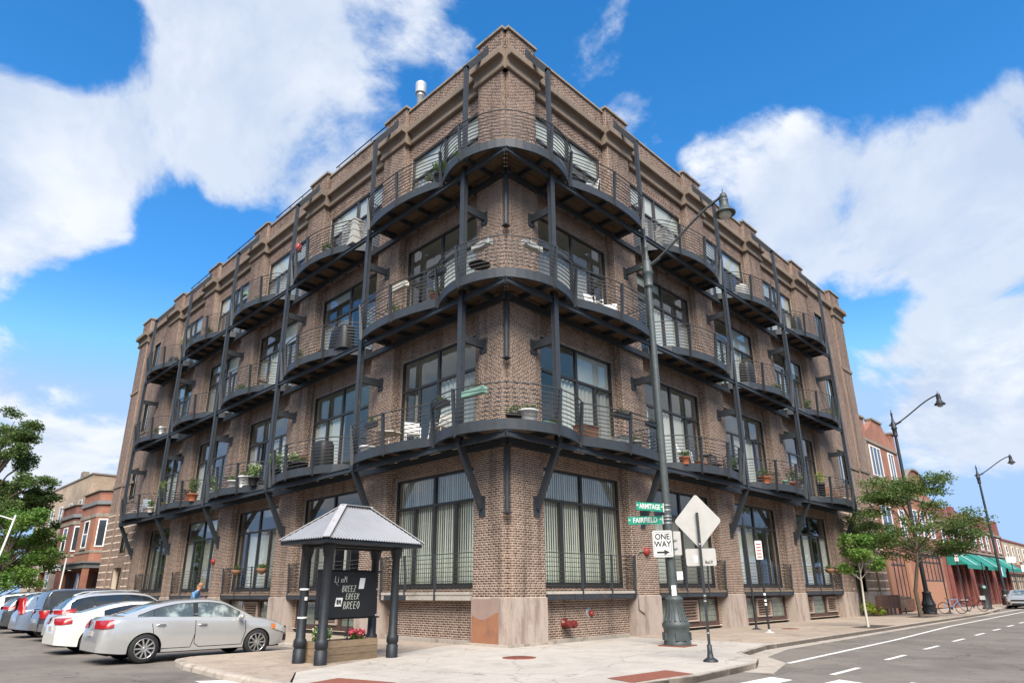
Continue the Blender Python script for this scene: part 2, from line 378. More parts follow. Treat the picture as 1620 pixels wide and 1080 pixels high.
# ---- bricks: every brick is a block standing proud of the mortar
C_H, P_L, JT = 0.0735, 0.222, 0.018
class Bricks:
    def __init__(s): s.chunks = []
    def rect(s, side, u0, u1, z0, z1, d, face='front', rust=False, top=False):
        """face 'front' runs along u at depth d; 'near' is the return at u0 facing the corner, running from depth u0 to u1"""
        r0, r1 = int(math.floor(z0/C_H)), int(math.ceil(z1/C_H))
        rows = np.arange(r0, r1)
        out = []
        for r in rows:
            a, b = r*C_H+JT/2, (r+1)*C_H-JT/2
            a, b = max(a, z0), min(b, z1)
            if b-a < 0.02: continue
            head = (r % 6 == 5); P = P_L/2 if head else P_L
            off = (0.5 if r % 2 else 0.0)*P_L + (P_L*0.25 if head else 0)
            k0 = math.floor((u0-off)/P)-1; k1 = math.ceil((u1-off)/P)+1
            s0 = np.arange(k0, k1)*P+off+JT/2; s1 = s0+P-JT
            s0 = np.maximum(s0, u0); s1 = np.minimum(s1, u1)
            ok = (s1-s0) > 0.006
            s0, s1 = s0[ok], s1[ok]; n = len(s0)
            pr = np.full(n, 0.0)
            if rust and r % 7 == 0: continue
            if top and head: pr = np.where(np.arange(n) % 2 == 0, 0.022, 0.0)
            out.append(np.stack([s0, s1, np.full(n, a), np.full(n, b), pr], 1))
        if not out: return np.zeros((0,5))
        return np.concatenate(out)
    def verts(s, side, q, d, face):
        n = len(q)
        if n == 0: return np.zeros((0,8,3))
        A, N = AX[side]
        jit = rng.uniform(-0.001, 0.002, n)
        f = 0.004+jit+q[:,4]; bk = np.full(n, -0.004)
        V = np.zeros((n,8,3))
        if face == 'front': ax, nn, uc, dc = A, N, 0.0, d
        else: ax, nn = N, -A
        ax = np.array(ax); nn = np.array(nn); base = np.array(N)*d if face == 'front' else np.array(A)*d
        k = 0
        for dep in (bk, f):
            for (i, zi) in ((0,2),(1,2),(1,3),(0,3)):
                V[:,k,:] = q[:,i,None]*ax + base + dep[:,None]*nn + np.array([0,0,1])*q[:,zi,None]; k += 1
        # winding
        if np.dot(np.cross(ax, [0,0,1]), nn) < 0: V = V[:, [1,0,3,2,5,4,7,6], :]
        return V
    def add(s, side, u0, u1, z0, z1, d, face='front', **kw):
        q = s.rect(side, u0, u1, z0, z1, d, face, **kw); V = s.verts(side, q, d, face); s.chunks.append(V); return V
BF = np.array([(4,5,6,7),(0,1,5,4),(1,2,6,5),(2,3,7,6),(3,0,4,7)])
def bricks_mesh(name, V):
    n = len(V); me = bpy.data.meshes.new(name)
    me.vertices.add(n*8); me.vertices.foreach_set('co', V.reshape(-1).astype(np.float32))
    F = (np.arange(n)[:,None,None]*8+BF[None]).reshape(-1)
    me.loops.add(len(F)); me.loops.foreach_set('vertex_index', F.astype(np.int32))
    me.polygons.add(n*5); me.polygons.foreach_set('loop_start', np.arange(0, n*20, 4, dtype=np.int32))
    me.update(calc_edges=True); me.validate(); me.materials.append(M['brick']); return me

BR = Bricks()
mort = {'R': MB(), 'L': MB()}
def wall_rects(u0, u1, z0, z1, holes):
    zs = sorted({z0, z1, *[h[2] for h in holes], *[h[3] for h in holes]}); zs = [z for z in zs if z0 <= z <= z1]
    out = []
    for a, b in zip(zs[:-1], zs[1:]):
        cur = u0
        for h in sorted(holes):
            if h[2] < b-1e-6 and h[3] > a+1e-6:
                if h[0] > cur+1e-4: out.append((cur, h[0], a, b))
                cur = max(cur, h[1])
        if u1 > cur+1e-4: out.append((cur, u1, a, b))
    return out
SINGLE = []      # bricks of the corner pier that are read one by one
for side in 'RL':
    ps = PIERS[side]
    for i, (a, b) in enumerate(ps):
        # mortar core of the pier, then its brick skin
        mort[side].box(a, b, -0.62, -0.001, ZG, 22.0)
        if i == 0:
            q = BR.rect(side, a, b, ZG, 22.0, 0)
            sel = (q[:,3] < 2.62) & (q[:,2] > ZG); idx = np.where(sel)[0][:150]
            keep = np.ones(len(q), bool); keep[idx] = False
            SINGLE.append((side, BR.verts(side, q[idx], 0, 'front')))
            BR.chunks.append(BR.verts(side, q[keep], 0, 'front'))
        else: BR.add(side, a, b, ZG, 22.0, 0)
        BR.add(side, -0.19 if i == 0 else -REC, 0, ZG, 22.0, a, 'near')
        # parapet block over the pier
        mort[side].box(a, b, -0.62, -0.001, 22.0, 23.2)
        BR.add(side, a, b, 22.06, 23.2, 0); BR.add(side, -0.19 if i == 0 else -0.2, 0, 22.06, 23.2, a, 'near')
    for i in range(len(ps)-1):
        u0, u1 = ps[i][1], ps[i+1][0]
        holes = [(u0+JB, u1-JB, z0, z1) for (z0, z1, _) in WZ]
        if i > 0: holes.append((u0+JB, u1-JB, 0.12, 1.3))
        for (a, b, c, d) in wall_rects(u0, u1, 0.1, 22.0, holes):
            mort[side].box(a, b, -0.62, -REC-0.001, c, d)
            BR.add(side, a, b, c, d, -REC, top=(c > 20.3))
        mort[side].box(u0, u1, -0.62, -0.201, 22.0, 23.05)
        BR.add(side, u0, u1, 22.06, 23.05, -0.2)
    # end bay, flush with the piers, small windows and a street door
    e0, e1 = END[side]
    if side == 'R': eh = [(30.3,32.25,0.0,3.35), (30.9,32.3,4.35,5.7), (30.9,32.3,8.1,10.4), (30.9,32.3,13.2,15.5), (30.9,32.3,18.0,20.3)]
    else: eh = [(38.2,40.1,0.0,3.35), (38.2,39.5,4.35,5.7), (38.2,39.5,8.1,10.4), (38.2,39.5,13.2,15.5), (38.2,39.5,18.0,20.3)]
    for (a, b, c, d) in wall_rects(e0+0.0, e1, ZG, 22.0, eh):
        mort[side].box(a, b, -0.62, -0.001, c, d)
        for (zz0, zz1, ru) in ((c, min(d, 7.4), True), (max(c, 7.4), d, False)):
            if zz1 > zz0+0.05: BR.add(side, a, b, zz0, zz1, 0, rust=ru)
    # the far corner of the end bay stands 12 cm proud
    mort[side].box(e1-1.9, e1, 0.0, 0.12, ZG, 22.0); BR.add(side, e1-1.9, e1, ZG, 7.4, 0.121, rust=True); BR.add(side, e1-1.9, e1, 7.4, 22.0, 0.121)
    BR.add(side, 0, 0.12, ZG, 22.0, e1-1.9, 'near')
    mort[side].box(e0, e1-1.9, -0.62, -0.201, 22.0, 23.05); BR.add(side, e0, e1-1.9, 22.06, 23.05, -0.2)
    mort[side].box(e1-1.9, e1, -0.62, 0.119, 22.0, 23.2); BR.add(side, e1-1.9, e1, 22.06, 23.2, 0.12); BR.add(side, -0.2, 0.12, 22.06, 23.2, e1-1.9, 'near')
    sbuild(mort[side], 'mortar_wall', M['mortar'], side)
link('brickwork', bricks_mesh('brickwork', np.concatenate(BR.chunks)), B, kind='stuff')
for side, V in SINGLE:
    cache = {}
    for v in V:
        c = v.mean(0); loc = v-c; key = tuple(np.round(loc.max(0)-loc.min(0), 2))
        if key not in cache: cache[key] = bricks_mesh('brick', loc[None])
        link('brick', cache[key], B, tuple(c))

# ---- stone: granite bases, plinth, cornice, copings, string courses
gran = {}
def granite(side, u0, u1, d1=0.03, z1=ZG):
    mb = MB(); mb.box(u0, u1, -0.6, d1, -0.1, z1-0.0)
    sbuild(mb, 'granite_block', M['granite'], side)
for side in 'RL':
    for i, (a, b) in enumerate(PIERS[side]):
        granite(side, a-0.03, b+0.03)
    e0, e1 = END[side]
    if side == 'R':
        granite(side, e0+0.035, 30.3, 0.028); granite(side, 32.25, e1-1.9, 0.03); granite(side, e1-1.895, e1, 0.15)
    else:
        granite(side, e0+0.035, 38.2, 0.028); granite(side, 40.1, e1-1.9, 0.03); granite(side, e1-1.895, e1, 0.15)
PROF = [(-0.3,21.14),(0.05,21.14),(0.105,21.17),(0.125,21.24),(0.105,21.31),(0.06,21.34),(0.06,21.52),(0.085,21.62),(0.14,21.685),(0.31,21.69),(0.33,21.72),(0.33,21.97),(0.30,22.03),(-0.3,22.05)]
def cornice(side, u0, u1, base):
    n = max(1, round((u1-u0)/1.45)); L = (u1-u0)/n
    key = (side, round(L,3))
    if key not in gran:
        mb = MB(); k = len(PROF); x1 = L-0.012
        mb.add([(0,d,z) for d,z in PROF]+[(x1,d,z) for d,z in PROF],
               [tuple(range(k-1,-1,-1)), tuple(range(k,2*k))]+[(i,(i+1)%k,k+(i+1)%k,k+i) for i in range(k)])
        gran[key] = mb.mesh('cornice_stone', M['limestone'], TF[side], not FL[side])
    for i in range(n): link('cornice_stone', gran[key], B, tuple(W(side, u0+i*L+0.006, base, 0)))
def coping(side, u0, u1, d0, d1, z0, z1):
    mb = MB(); mb.box(u0, u1, d0, d1, z0, z1); sbuild(mb, 'coping_stone', M['coping'], side)
for side in 'RL':
    ps = PIERS[side]
    for i, (a, b) in enumerate(ps):
        cornice(side, 0.0 if i == 0 else a-0.2, b+0.2, 0.004)
        coping(side, a-(0.1 if i == 0 else 0.09), b+0.09, -0.66, 0.09, 23.2, 23.31)
    spans = [(ps[i][1], ps[i+1][0]) for i in range(len(ps)-1)]
    for a, b in spans:
        cornice(side, a+0.21, b-0.21, -0.28); coping(side, a+0.0, b-0.0, -0.66, -0.12, 23.05, 23.15)
    e0, e1 = END[side]
    cornice(side, e0+0.21, e1-2.1, -0.12); cornice(side, e1-2.09, e1+0.3, 0.13)
    coping(side, e0+0.1, e1-2.0, -0.66, -0.12, 23.05, 23.15); coping(side, e1-1.98, e1+0.1, -0.66, 0.21, 23.2, 23.31)
    for z in (9.35, 16.9):
        mb = MB(); mb.box(e1-1.92, e1+0.06, 0.11, 0.2, z, z+0.2); mb.box(e0+2.6, e1-1.93, -0.02, 0.08, z, z+0.2) if z < 10 else None
        sbuild(mb, 'string_course', M['limestone'], side)
# painted-out patch on the granite at the corner, orange below, mauve above
wave = [(0.36+1.2*k/12, 0.86+0.10*math.cos(k/12*5.2)-0.03*k/12) for k in range(13)]
M['patch1'] = mat('orange_cover_paint', (0.28,0.125,0.068), 0.85, var=0.08, vscale=3, col2=(0.22,0.10,0.06), c2scale=2)
M['patch2'] = mat('mauve_cover_paint', (0.27,0.19,0.155), 0.85, var=0.1, vscale=3)
def sheet(side, poly, d, name, m, t=0.003):
    k = len(poly); mb = MB()
    mb.add([(u,d,z) for u,z in poly]+[(u,d+t,z) for u,z in poly], [tuple(range(k)), tuple(range(2*k-1,k-1,-1))]+[(i,(i+1)%k,k+(i+1)%k,k+i) for i in range(k)])
    return sbuild(mb, name, m, side)
sheet('L', [(1.58,0.06),(0.36,0.06)]+wave, 0.031, 'cover_paint', M['patch1'])
sheet('L', list(reversed(wave))+[(0.36,1.34),(1.58,1.34)], 0.0312, 'cover_paint', M['patch2'])
mb = MB(); mb.box(-0.02, 1.85, 0.03, 0.13, -0.05, 0.07); mb.box(1.85, 6.5, -0.35, -0.22, -0.05, 0.1); sbuild(mb, 'plinth', M['kerb'], 'R')
mb = MB(); mb.box(-0.02, 1.75, 0.031, 0.13, -0.05, 0.07); mb.box(1.75, 6.5, -0.35, -0.22, -0.05, 0.1); sbuild(mb, 'plinth', M['kerb'], 'L')

# ---- interior seen through the panes
mb = MB()
for z in (6.12, 11.22, 16.3, 21.0): mb.box(0.63, 36.0, 0.63, 43.0, z, z+0.28)
mb.build('floor_slab', mat('ceiling_paint', (0.62,0.61,0.58), 0.9, var=0.05), B)
mb = MB(); mb.box(0.63, 36.0, 0.63, 43.0, -0.1, 0.1); mb.build('floor_slab', M['room'], B)
mb = MB(); mb.box(4.6, 36.0, 4.6, 4.8, 0.1, 21); mb.box(4.6, 4.8, 4.8, 43, 0.1, 21); mb.box(36.02, 36.58, 0.63, 43, 0, 22); mb.box(0.63, 36.0, 43.02, 43.38, 0, 22)
mb.build('inner_wall', M['room'], B)
mb = MB(); mb.box(0.62, 36.5, 0.62, 43.3, 22.0, 22.2); mb.build('roof', M['roofing'], B)

# ---- windows
wcache = {}
def big_window(side, u0, u1, z0, z1, ztr, style):
    w, h, t = u1-u0, z1-z0, ztr-z0
    key = (side, round(w,2), round(h,2))
    if key not in wcache:
        mb = MB(); fr = 0.085; D0, D1 = -0.47, -0.37
        mb.box(0, w, D0, D1, h-fr, h); mb.box(0, w, D0, D1, 0, fr*0.8)
        mb.box(0, fr, D0+.001, D1-.001, fr*0.8, h-fr); mb.box(w-fr, w, D0+.001, D1-.001, fr*0.8, h-fr)
        mb.box(w/2-0.06, w/2+0.06, D0+.002, D1-.002, fr*0.8, h-fr)
        mb.box(fr, w/2-0.06, D0+.003, D1-.003, t-0.05, t+0.05); mb.box(w/2+0.06, w-fr, D0+.003, D1-.003, t-0.05, t+0.05)
        for x in (w*0.25, w*0.75): mb.box(x-0.075, x+0.075, D0+.004, D1-.02, fr*0.8, t-0.05)
        for x0, x1 in ((fr,w*.25-.075),(w*.25+.075,w/2-.06),(w/2+.06,w*.75-.075),(w*.75+.075,w-fr)):
            mb.box(x0, x1, D0+.02, D1-.03, fr*0.8, fr*0.8+0.11)
        frame = mb.mesh('window_frame', M['frame'], TF[side], FL[side])
        panes = []
        for (x0,x1,a,b) in ((fr,w/2-.06,t+.05,h-fr),(w/2+.06,w-fr,t+.05,h-fr),(fr,w*.25-.075,fr*.8+.11,t-.05),(w*.25+.075,w/2-.06,fr*.8+.11,t-.05),(w/2+.06,w*.75-.075,fr*.8+.11,t-.05),(w*.75+.075,w-fr,fr*.8+.11,t-.05)):
            q = MB(); q.add([(x0,-.43,a),(x1,-.43,a),(x1,-.43,b),(x0,-.43,b)], [(0,1,2,3)]); panes.append((q.mesh('pane', M['glass'], TF[side], not FL[side]), x0, x1, a, b))
        wcache[key] = (frame, panes)
    frame, panes = wcache[key]
    win = link('window', frame, B, tuple(W(side, u0, 0, z0)))
    for pm, *_ in panes: link('pane', pm, win)
    if style == 'vertical':
        mb = MB(); x = 0.1
        while x < w-0.12:
            a = random.uniform(-0.15, 0.15); dx, dd = 0.034*math.cos(a), 0.034*math.sin(a)
            mb.add([(x-dx,-.55-dd,0.1),(x+dx,-.55+dd,0.1),(x+dx,-.55+dd,h-.1),(x-dx,-.55-dd,h-.1)], [(0,1,2,3)]); x += 0.118
        sbuild(mb, 'blind', M['blind'], side, win, kind='stuff')
        mb = MB(); mb.box(0.1, w-.1, -.75, -.72, 0.1, 1.25); sbuild(mb, 'half_curtain', mat_once('half_curtain', lambda: mat('pale_green_panel', (0.36,0.42,0.33), 0.8, var=0.06)), side, win)
    else:
        for i, (pm, x0, x1, a, b) in enumerate(panes):
            r = random.random()
            if i < 2:
                top_floor = z0 > 16
                if not top_floor: r += .12
                if top_floor or r < 0.45:
                    mb = MB(); k = b-(b-a)*(1.0 if top_floor else random.choice((0.35,0.6,1.0))); mb.box(x0+.0, x1-.0, -.52, -.505, k, b+.03); sbuild(mb, 'roller_shade', M['shade'], side, win)
            else:
                if r < 0.72:
                    mb = MB(); n = 9; pts = []
                    xa, xb = (x0-.03, x1+.03) if r < 0.5 else (x0, x0+(x1-x0)*random.choice((0.35,0.6)))
                    for j in range(n+1):
                        pts.append((xa+(xb-xa)*j/n, -.56+(0.035 if j % 2 else -0.035)))
                    mb.add([(x,d,a-.05) for x,d in pts]+[(x,d,b+.05) for x,d in pts], [(j,j+1,n+2+j,n+1+j) for j in range(n)])
                    sbuild(mb, 'curtain', M['shade'] if random.random() < 0.28 else M['curtain'], side, win)
    return win
_mo = {}
def mat_once(k, fn):
    if k not in _mo: _mo[k] = fn()
    return _mo[k]
def small_window(side, u0, u1, z0, z1):
    w, h = u1-u0, z1-z0
    mb = MB(); s = 0.16
    mb.box(-s, w+s, -0.25, 0.03, h, h+0.22); mb.box(-s, w+s, -0.25, 0.06, -0.16, 0)
    mb.box(-s, -0.0, -0.25, 0.028, 0, h); mb.box(w, w+s, -0.25, 0.028, 0, h)
    win = sbuild(mb, 'window', M['limestone'], side, B, tuple(W(side, u0, 0, z0)))
    mb = MB(); mb.box(0,w,-.14,-.07,h-.07,h); mb.box(0,w,-.14,-.07,0,.07); mb.box(0,.07,-.139,-.071,.07,h-.07); mb.box(w-.07,w,-.139,-.071,.07,h-.07); mb.box(w/2-.04,w/2+.04,-.138,-.072,.07,h-.07)
    sbuild(mb, 'sash', M['frame'], side, win)
    for x0, x1 in ((.07,w/2-.04),(w/2+.04,w-.07)):
        mb = MB(); mb.add([(x0,-.09,.07),(x1,-.09,.07),(x1,-.09,h-.07),(x0,-.09,h-.07)], [(0,1,2,3)]); mb.build('pane', M['glass'], win, TF[side], not FL[side])
    mb = MB(); mb.box(0.02, w-.02, -.2, -.19, h*.15, h); sbuild(mb, 'roller_shade', M['shade'], side, win)
for side in 'RL':
    ps = PIERS[side]
    for i in range(len(ps)-1):
        for fl, (z0, z1, zt) in enumerate(WZ):
            big_window(side, ps[i][1]+JB, ps[i+1][0]-JB, z0, z1, zt, 'vertical' if fl == 0 and i == 0 else 'mixed')
    for (a, b, c, d) in ([(30.9,32.3,4.35,5.7), (30.9,32.3,8.1,10.4), (30.9,32.3,13.2,15.5), (30.9,32.3,18.0,20.3)] if side == 'R' else [(38.2,39.5,4.35,5.7), (38.2,39.5,8.1,10.4), (38.2,39.5,13.2,15.5), (38.2,39.5,18.0,20.3)]):
        small_window(side, a, b, c, d)

# ---- ground floor: sill shelves, guard rails, glass block lights and louvred vents
def guard(side, u0, u1, z0=1.56):
    w = u1-u0; g = MB()
    nb = 8
    par = None
    for k in range(nb):
        mb = MB(); t = k/(nb-1); z = 0.18+t*1.02
        dd = 0.03+0.05*t
        mb.tube([(0,dd-.35,z),(0,dd,z),(w,dd,z),(w,dd-.35,z)], 0.014 if k < nb-1 else 0.02, 4, 0, False)
        if par is None: par = sbuild(mb, 'window_guard', M['rail'], side, B, tuple(W(side, u0, 0, z0)))
        else: sbuild(mb, 'guard_rail', M['rail'], side, par)
    for x in (w*0.36, w*0.70, w-0.02):
        mb = MB(); mb.bar((x,0.05,-0.26),(x,0.05,0.05),0.09,0.05,(1,0,0)); mb.bar((x,0.05,0.05),(x,0.11,1.24),0.035,0.10,(1,0,0)); sbuild(mb, 'guard_post', M['steel'], side, par)
for side in 'RL':
    ps = PIERS[side]
    for i in range(len(ps)-1):
        u0, u1 = ps[i][1]+0.0, ps[i+1][0]
        mb = MB(); mb.box(u0+0.035, u1-0.035, -0.36, 0.06, 1.47, 1.56, 0); mb.box(u0+0.05, u1-0.05, -0.35, 0.04, 1.3, 1.469, 1 if not (side == 'L' and i == 0) else 0)
        sbuild(mb, 'sill_shelf', [M['concrete'] if i == 0 else M['limestone'], M['steel']], side)
        if i == 0:
            mb = MB(); mb.box(u1-1.6, u1-0.3, 0.041, 0.07, 1.29, 1.47) if side == 'L' else mb.box(u0+1.4, u0+3.3, 0.041, 0.07, 1.29, 1.47); sbuild(mb, 'sill_panel', M['steel'], side)
        guard(side, u0+0.06, u1-0.06)
        if i > 0:
            w = (u1-JB)-(u0+JB); a = u0+JB
            mb = MB(); mb.box(a, a+w, -.5, -.36, 1.2, 1.3); mb.box(a, a+w, -.5, -.36, .12, .3)
            xs = [0, w*.3, w*.66, w]
            for x in xs: mb.box(a+max(0,x-.09), a+min(w,x+.09), -.499, -.361, .3, 1.2)
            fr = sbuild(mb, 'basement_frame', mat_once('basef', lambda: mat('oxide_frame', (0.075,0.042,0.034), 0.7, var=0.2)), side)
            for j in range(3):
                x0, x1 = a+xs[j]+.09, a+xs[j+1]-.09
                vent = (j == 1) if i < 3 else (j != 1)
                if vent:
                    mb = MB(); mb.box(x0+.03,x0+.1,-.47,-.3,.33,1.17); mb.box(x1-.1,x1-.03,-.47,-.3,.33,1.17); mb.box(x0+.1,x1-.1,-.469,-.301,1.1,1.17); mb.box(x0+.1,x1-.1,-.469,-.301,.33,.4); mb.box(x0+.1,x1-.1,-.5,-.49,.4,1.1,1)
                    v = sbuild(mb, 'louvre_vent', [mat_once('louv', lambda: mat('louvre_metal', (0.36,0.28,0.23), 0.6, var=0.1)), M['dark']], side)
                    for k in range(6):
                        mb = MB(); z = .45+k*.115; mb.bar(((x0+x1)/2-(x1-x0)/2+.1,-.39,z),((x0+x1)/2+(x1-x0)/2-.1,-.39,z),.13,.015,(0,-.6,.8)); sbuild(mb, 'slat', _mo['louv'], side, v)
                else:
                    mb = MB(); mb.box(x0,x1,-.49,-.47,.3,1.2); v = sbuild(mb, 'glass_block_window', M['mortar'], side)
                    n = max(2, round((x1-x0)/.2)); m_ = 4
                    gb = mat_once('gb', lambda: mat('glass_block', (0.19,0.22,0.18), 0.12, var=0.25, vscale=4, spec=0.6, coat=0.5))
                    for p in range(n):
                        for q in range(m_):
                            mb = MB(); mb.box(x0+(x1-x0)*p/n+.008, x0+(x1-x0)*(p+1)/n-.008, -.47, -.445, .3+.9*q/m_+.008, .3+.9*(q+1)/m_-.008); sbuild(mb, 'glass_block', gb, side, v)
# ---- street doors in the end bays
def street_door(side, u0, u1):
    w = u1-u0
    mb = MB(); mb.box(-.18,w+.18,-.3,.05,3.35,3.75) if side == 'L' else mb.box(-.0,w,-.3,.02,3.0,3.35)
    mb.box(-.18,0,-.3,.05,ZG,3.35); mb.box(w,w+.18,-.3,.05,ZG,3.35)
    dr = sbuild(mb, 'doorway', M['limestone'], side, B, tuple(W(side, u0, 0, 0)))
    mb = MB(); mb.box(0,w,-.4,-.32,2.3,2.4); mb.box(0,.1,-.4,-.32,0,3.0); mb.box(w-.1,w,-.4,-.32,0,3.0); mb.box(w*.55,w*.55+.08,-.399,-.321,0,2.3); mb.box(.1,w*.55,-.398,-.33,0,.25)
    sbuild(mb, 'door', M['frame'], side, dr)
    mb = MB(); mb.add([(.1,-.36,.1),(w-.1,-.36,.1),(w-.1,-.36,3.0),(.1,-.36,3.0)], [(0,1,2,3)]); mb.build('pane', M['glass'], dr, TF[side], not FL[side])
    mb = MB(); mb.tube([(w*.5,-.28,.9),(w*.5,-.28,1.7)], .02, 6); sbuild(mb, 'handle', M['galv'], side, dr)
street_door('R', 30.3, 32.25); street_door('L', 38.2, 40.1)

# ------------------------------------------------------------------ steel columns, beams, braces
ZF = (6.2, 11.3, 16.35)          # underside of the curved fascia on each floor
COLS = {'R': [1.32, 7.42, 14.7, 21.95, 29.3], 'L': [1.12, 7.36, 14.65, 22.0, 29.4, 36.5]}
DC = 1.05
for side in 'RL':
    for i, u in enumerate(COLS[side]):
        mb = MB()
        mb.box(u-.075, u+.075, DC-.075, DC+.075, 6.0, 21.25)
        mb.box(u-.11, u+.11, DC+.0751, DC+.085, 6.0, 16.2); mb.box(u-.11, u+.11, DC-.085, DC-.0751, 6.0, 16.2)
        col = sbuild(mb, 'steel_column', M['steel'], side)
        mb = MB(); mb.bar((u,DC+.02,21.12),(u,0.04,22.62),.15,.24); mb.box(u-.15,u+.15,0.0121,.05,22.3,22.9); sbuild(mb, 'hook_arm', M['steel'], side, col)
        mb = MB(); mb.bar((u,DC,6.12),(u,0.06,4.12),.13,.22,(0,1,0)); mb.box(u-.13,u+.13,0.0121,.05,3.85,4.5); sbuild(mb, 'diagonal_brace', M['steel'], side, col)
        for z in (9.75, 14.85):
            mb = MB(); mb.box(u-.06,u+.06,.05,DC-.09,z-.14,z+.14); mb.box(u-.15,u+.15,.0121,.05,z-.3,z+.22); sbuild(mb, 'wall_brace', M['steel'], side, col)
            mb = MB()
            for du in (-.1,.1):
                for dz in (-.25,.17): mb.lathe([(.02,0),(.02,.03)],6,(u+du,0.05,z+dz),0,False,'y')
            sbuild(mb, 'bolt', M['iron'], side, col)
    u_end = COLS[side][-1]+0.1
    for zf in ZF:
        mb = MB(); z0, z1 = zf-.23, zf-.04
        s = -DC if side == 'R' else -DC+0.09
        mb.box(s, u_end, DC-.015, DC+.015, z0+.021, z1-.021); mb.box(s, u_end, DC-.06, DC+.06, z0, z0+.02); mb.box(s, u_end, DC-.06, DC+.06, z1-.02, z1)
        sbuild(mb, 'steel_beam', M['steel'], side)
        ps = PIERS[side]
        mb = MB(); mb.box(-.3 if side == 'R' else -.28, u_end-.6, .013, .13, zf-.2, zf+.02); sbuild(mb, 'ledger_beam', M['steel'], side)
for zf in ZF:
    mb = MB(); mb.tube([(-.02,-.02,zf-.05),(-.02,-.02,zf-2.3)], .085, 8, 0, True); mb.box(-.14,.10,-.14,.10,zf-2.33,zf-2.3); mb.build('corner_hanger', M['steel'], B)

# ------------------------------------------------------------------ balconies
def arc(p, q, b, n=12):
    p = Vector(p); q = Vector(q); d = q-p; nrm = Vector((-d.y, d.x)).normalized()
    if nrm.y < 0: nrm = -nrm
    return [tuple(p+d*(i/n)+nrm*(b*4*(i/n)*(1-i/n))) for i in range(n+1)]
REG = [(1.2,-.34),(1.2,.12),(1.38,.42),(1.62,.80),(1.76,.95),(1.95,1.03)]+arc((1.95,1.03),(6.98,1.0),.52,14)[1:]+[(7.08,.88),(7.08,-.34)]
CORN = [(7.0,-.34),(7.0,1.2),(6.93,1.32)]+list(reversed(arc((2.37,1.08),(6.93,1.32),.32,14)))[1:]+list(reversed(arc((-1.02,1.02),(2.37,1.08),.55,12)))[1:]
CORN_W = [(u,-d) for u,d in CORN]+[(-d,u) for u,d in reversed(CORN[:-1])]          # right half, apex, left half (world x, y)
def offs(pl, o, sgn):
    out = []; n = len(pl)
    for i in range(n):
        nn = Vector((0,0))
        for a, b in ((i-1,i),(i,i+1)):
            if a < 0 or b >= n: continue
            t = Vector(pl[b])-Vector(pl[a]); t.normalize(); nn += Vector((-t.y,t.x))*sgn
        nn.normalize(); out.append((pl[i][0]+nn.x*o, pl[i][1]+nn.y*o))
    return out
def strip(mb, pl, sgn, z0, z1, th=.03, m=0):
    o = offs(pl, 0, sgn); i_ = offs(pl, -th, sgn); n = len(pl)
    vs = [(*p,z0) for p in o]+[(*p,z1) for p in o]+[(*p,z0) for p in i_]+[(*p,z1) for p in i_]
    fs = []
    for k in range(n-1):
        fs += [(k,k+1,n+k+1,n+k),(2*n+k+1,2*n+k,3*n+k,3*n+k+1),(n+k,n+k+1,3*n+k+1,3*n+k),(k+1,k,2*n+k,2*n+k+1)]
    mb.add(vs, fs, m)
FH = 0.34
NB = 8
def rail_off(t): return .03+.13*t
def dmax_fn(pl):
    us = np.array([p[0] for p in pl]); ds = np.array([p[1] for p in pl])
    return us, ds
def bal_parts(pl, sgn, posts, deck_rects, joists, tf=None, flip=False):
    out = []
    mb = MB(); strip(mb, pl, sgn, 0, FH); strip(mb, offs(pl,-.031,sgn), sgn, 0, .02, .05); out.append(('balcony', mb.mesh('fascia', M['steel'], tf, flip)))
    for k in range(NB):
        t = (k+0.0)/(NB-1); z = FH+.11+t*.93
        if k == NB-1: z += .05
        p2 = offs(pl, rail_off(t), sgn)
        mb = MB(); mb.tube([(*q,z) for q in p2], .0175 if k < NB-1 else .025, 4 if k < NB-1 else 6, 0, False); out.append(('rail', mb.mesh('rail', M['rail'], tf, flip)))
    for i in posts:
        a = Vector(pl[i]); b0 = Vector(offs(pl, .0, sgn)[i]); nrm = (Vector(offs(pl, 1.0, sgn)[i])-a).normalized()
        tn = Vector((-nrm.y, nrm.x))
        prof = [(.002,-.03),(.06,-.10),(.115,-.02),(.22,FH+1.13),(.08,FH+1.13),(.002,FH*.6)]
        vs = []
        for s in (-.022,.022):
            for (o, z) in prof: q = a+nrm*o+tn*s; vs.append((q.x,q.y,z))
        k = len(prof); mb = MB(); mb.add(vs, [tuple(range(k-1,-1,-1)), tuple(range(k,2*k))]+[(j,(j+1)%k,k+(j+1)%k,k+j) for j in range(k)])
        out.append(('rail_post', mb.mesh('rail_post', M['steel'], tf, flip)))
    for (x0,x1,y0,y1) in deck_rects:
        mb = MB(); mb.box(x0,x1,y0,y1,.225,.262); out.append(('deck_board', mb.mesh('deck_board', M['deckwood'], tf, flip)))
    for p, q in joists:
        mb = MB(); mb.bar((*p,.11),(*q,.11),.07,.2); out.append(('joist', mb.mesh('joist', M['steel'], tf, flip)))
    return out
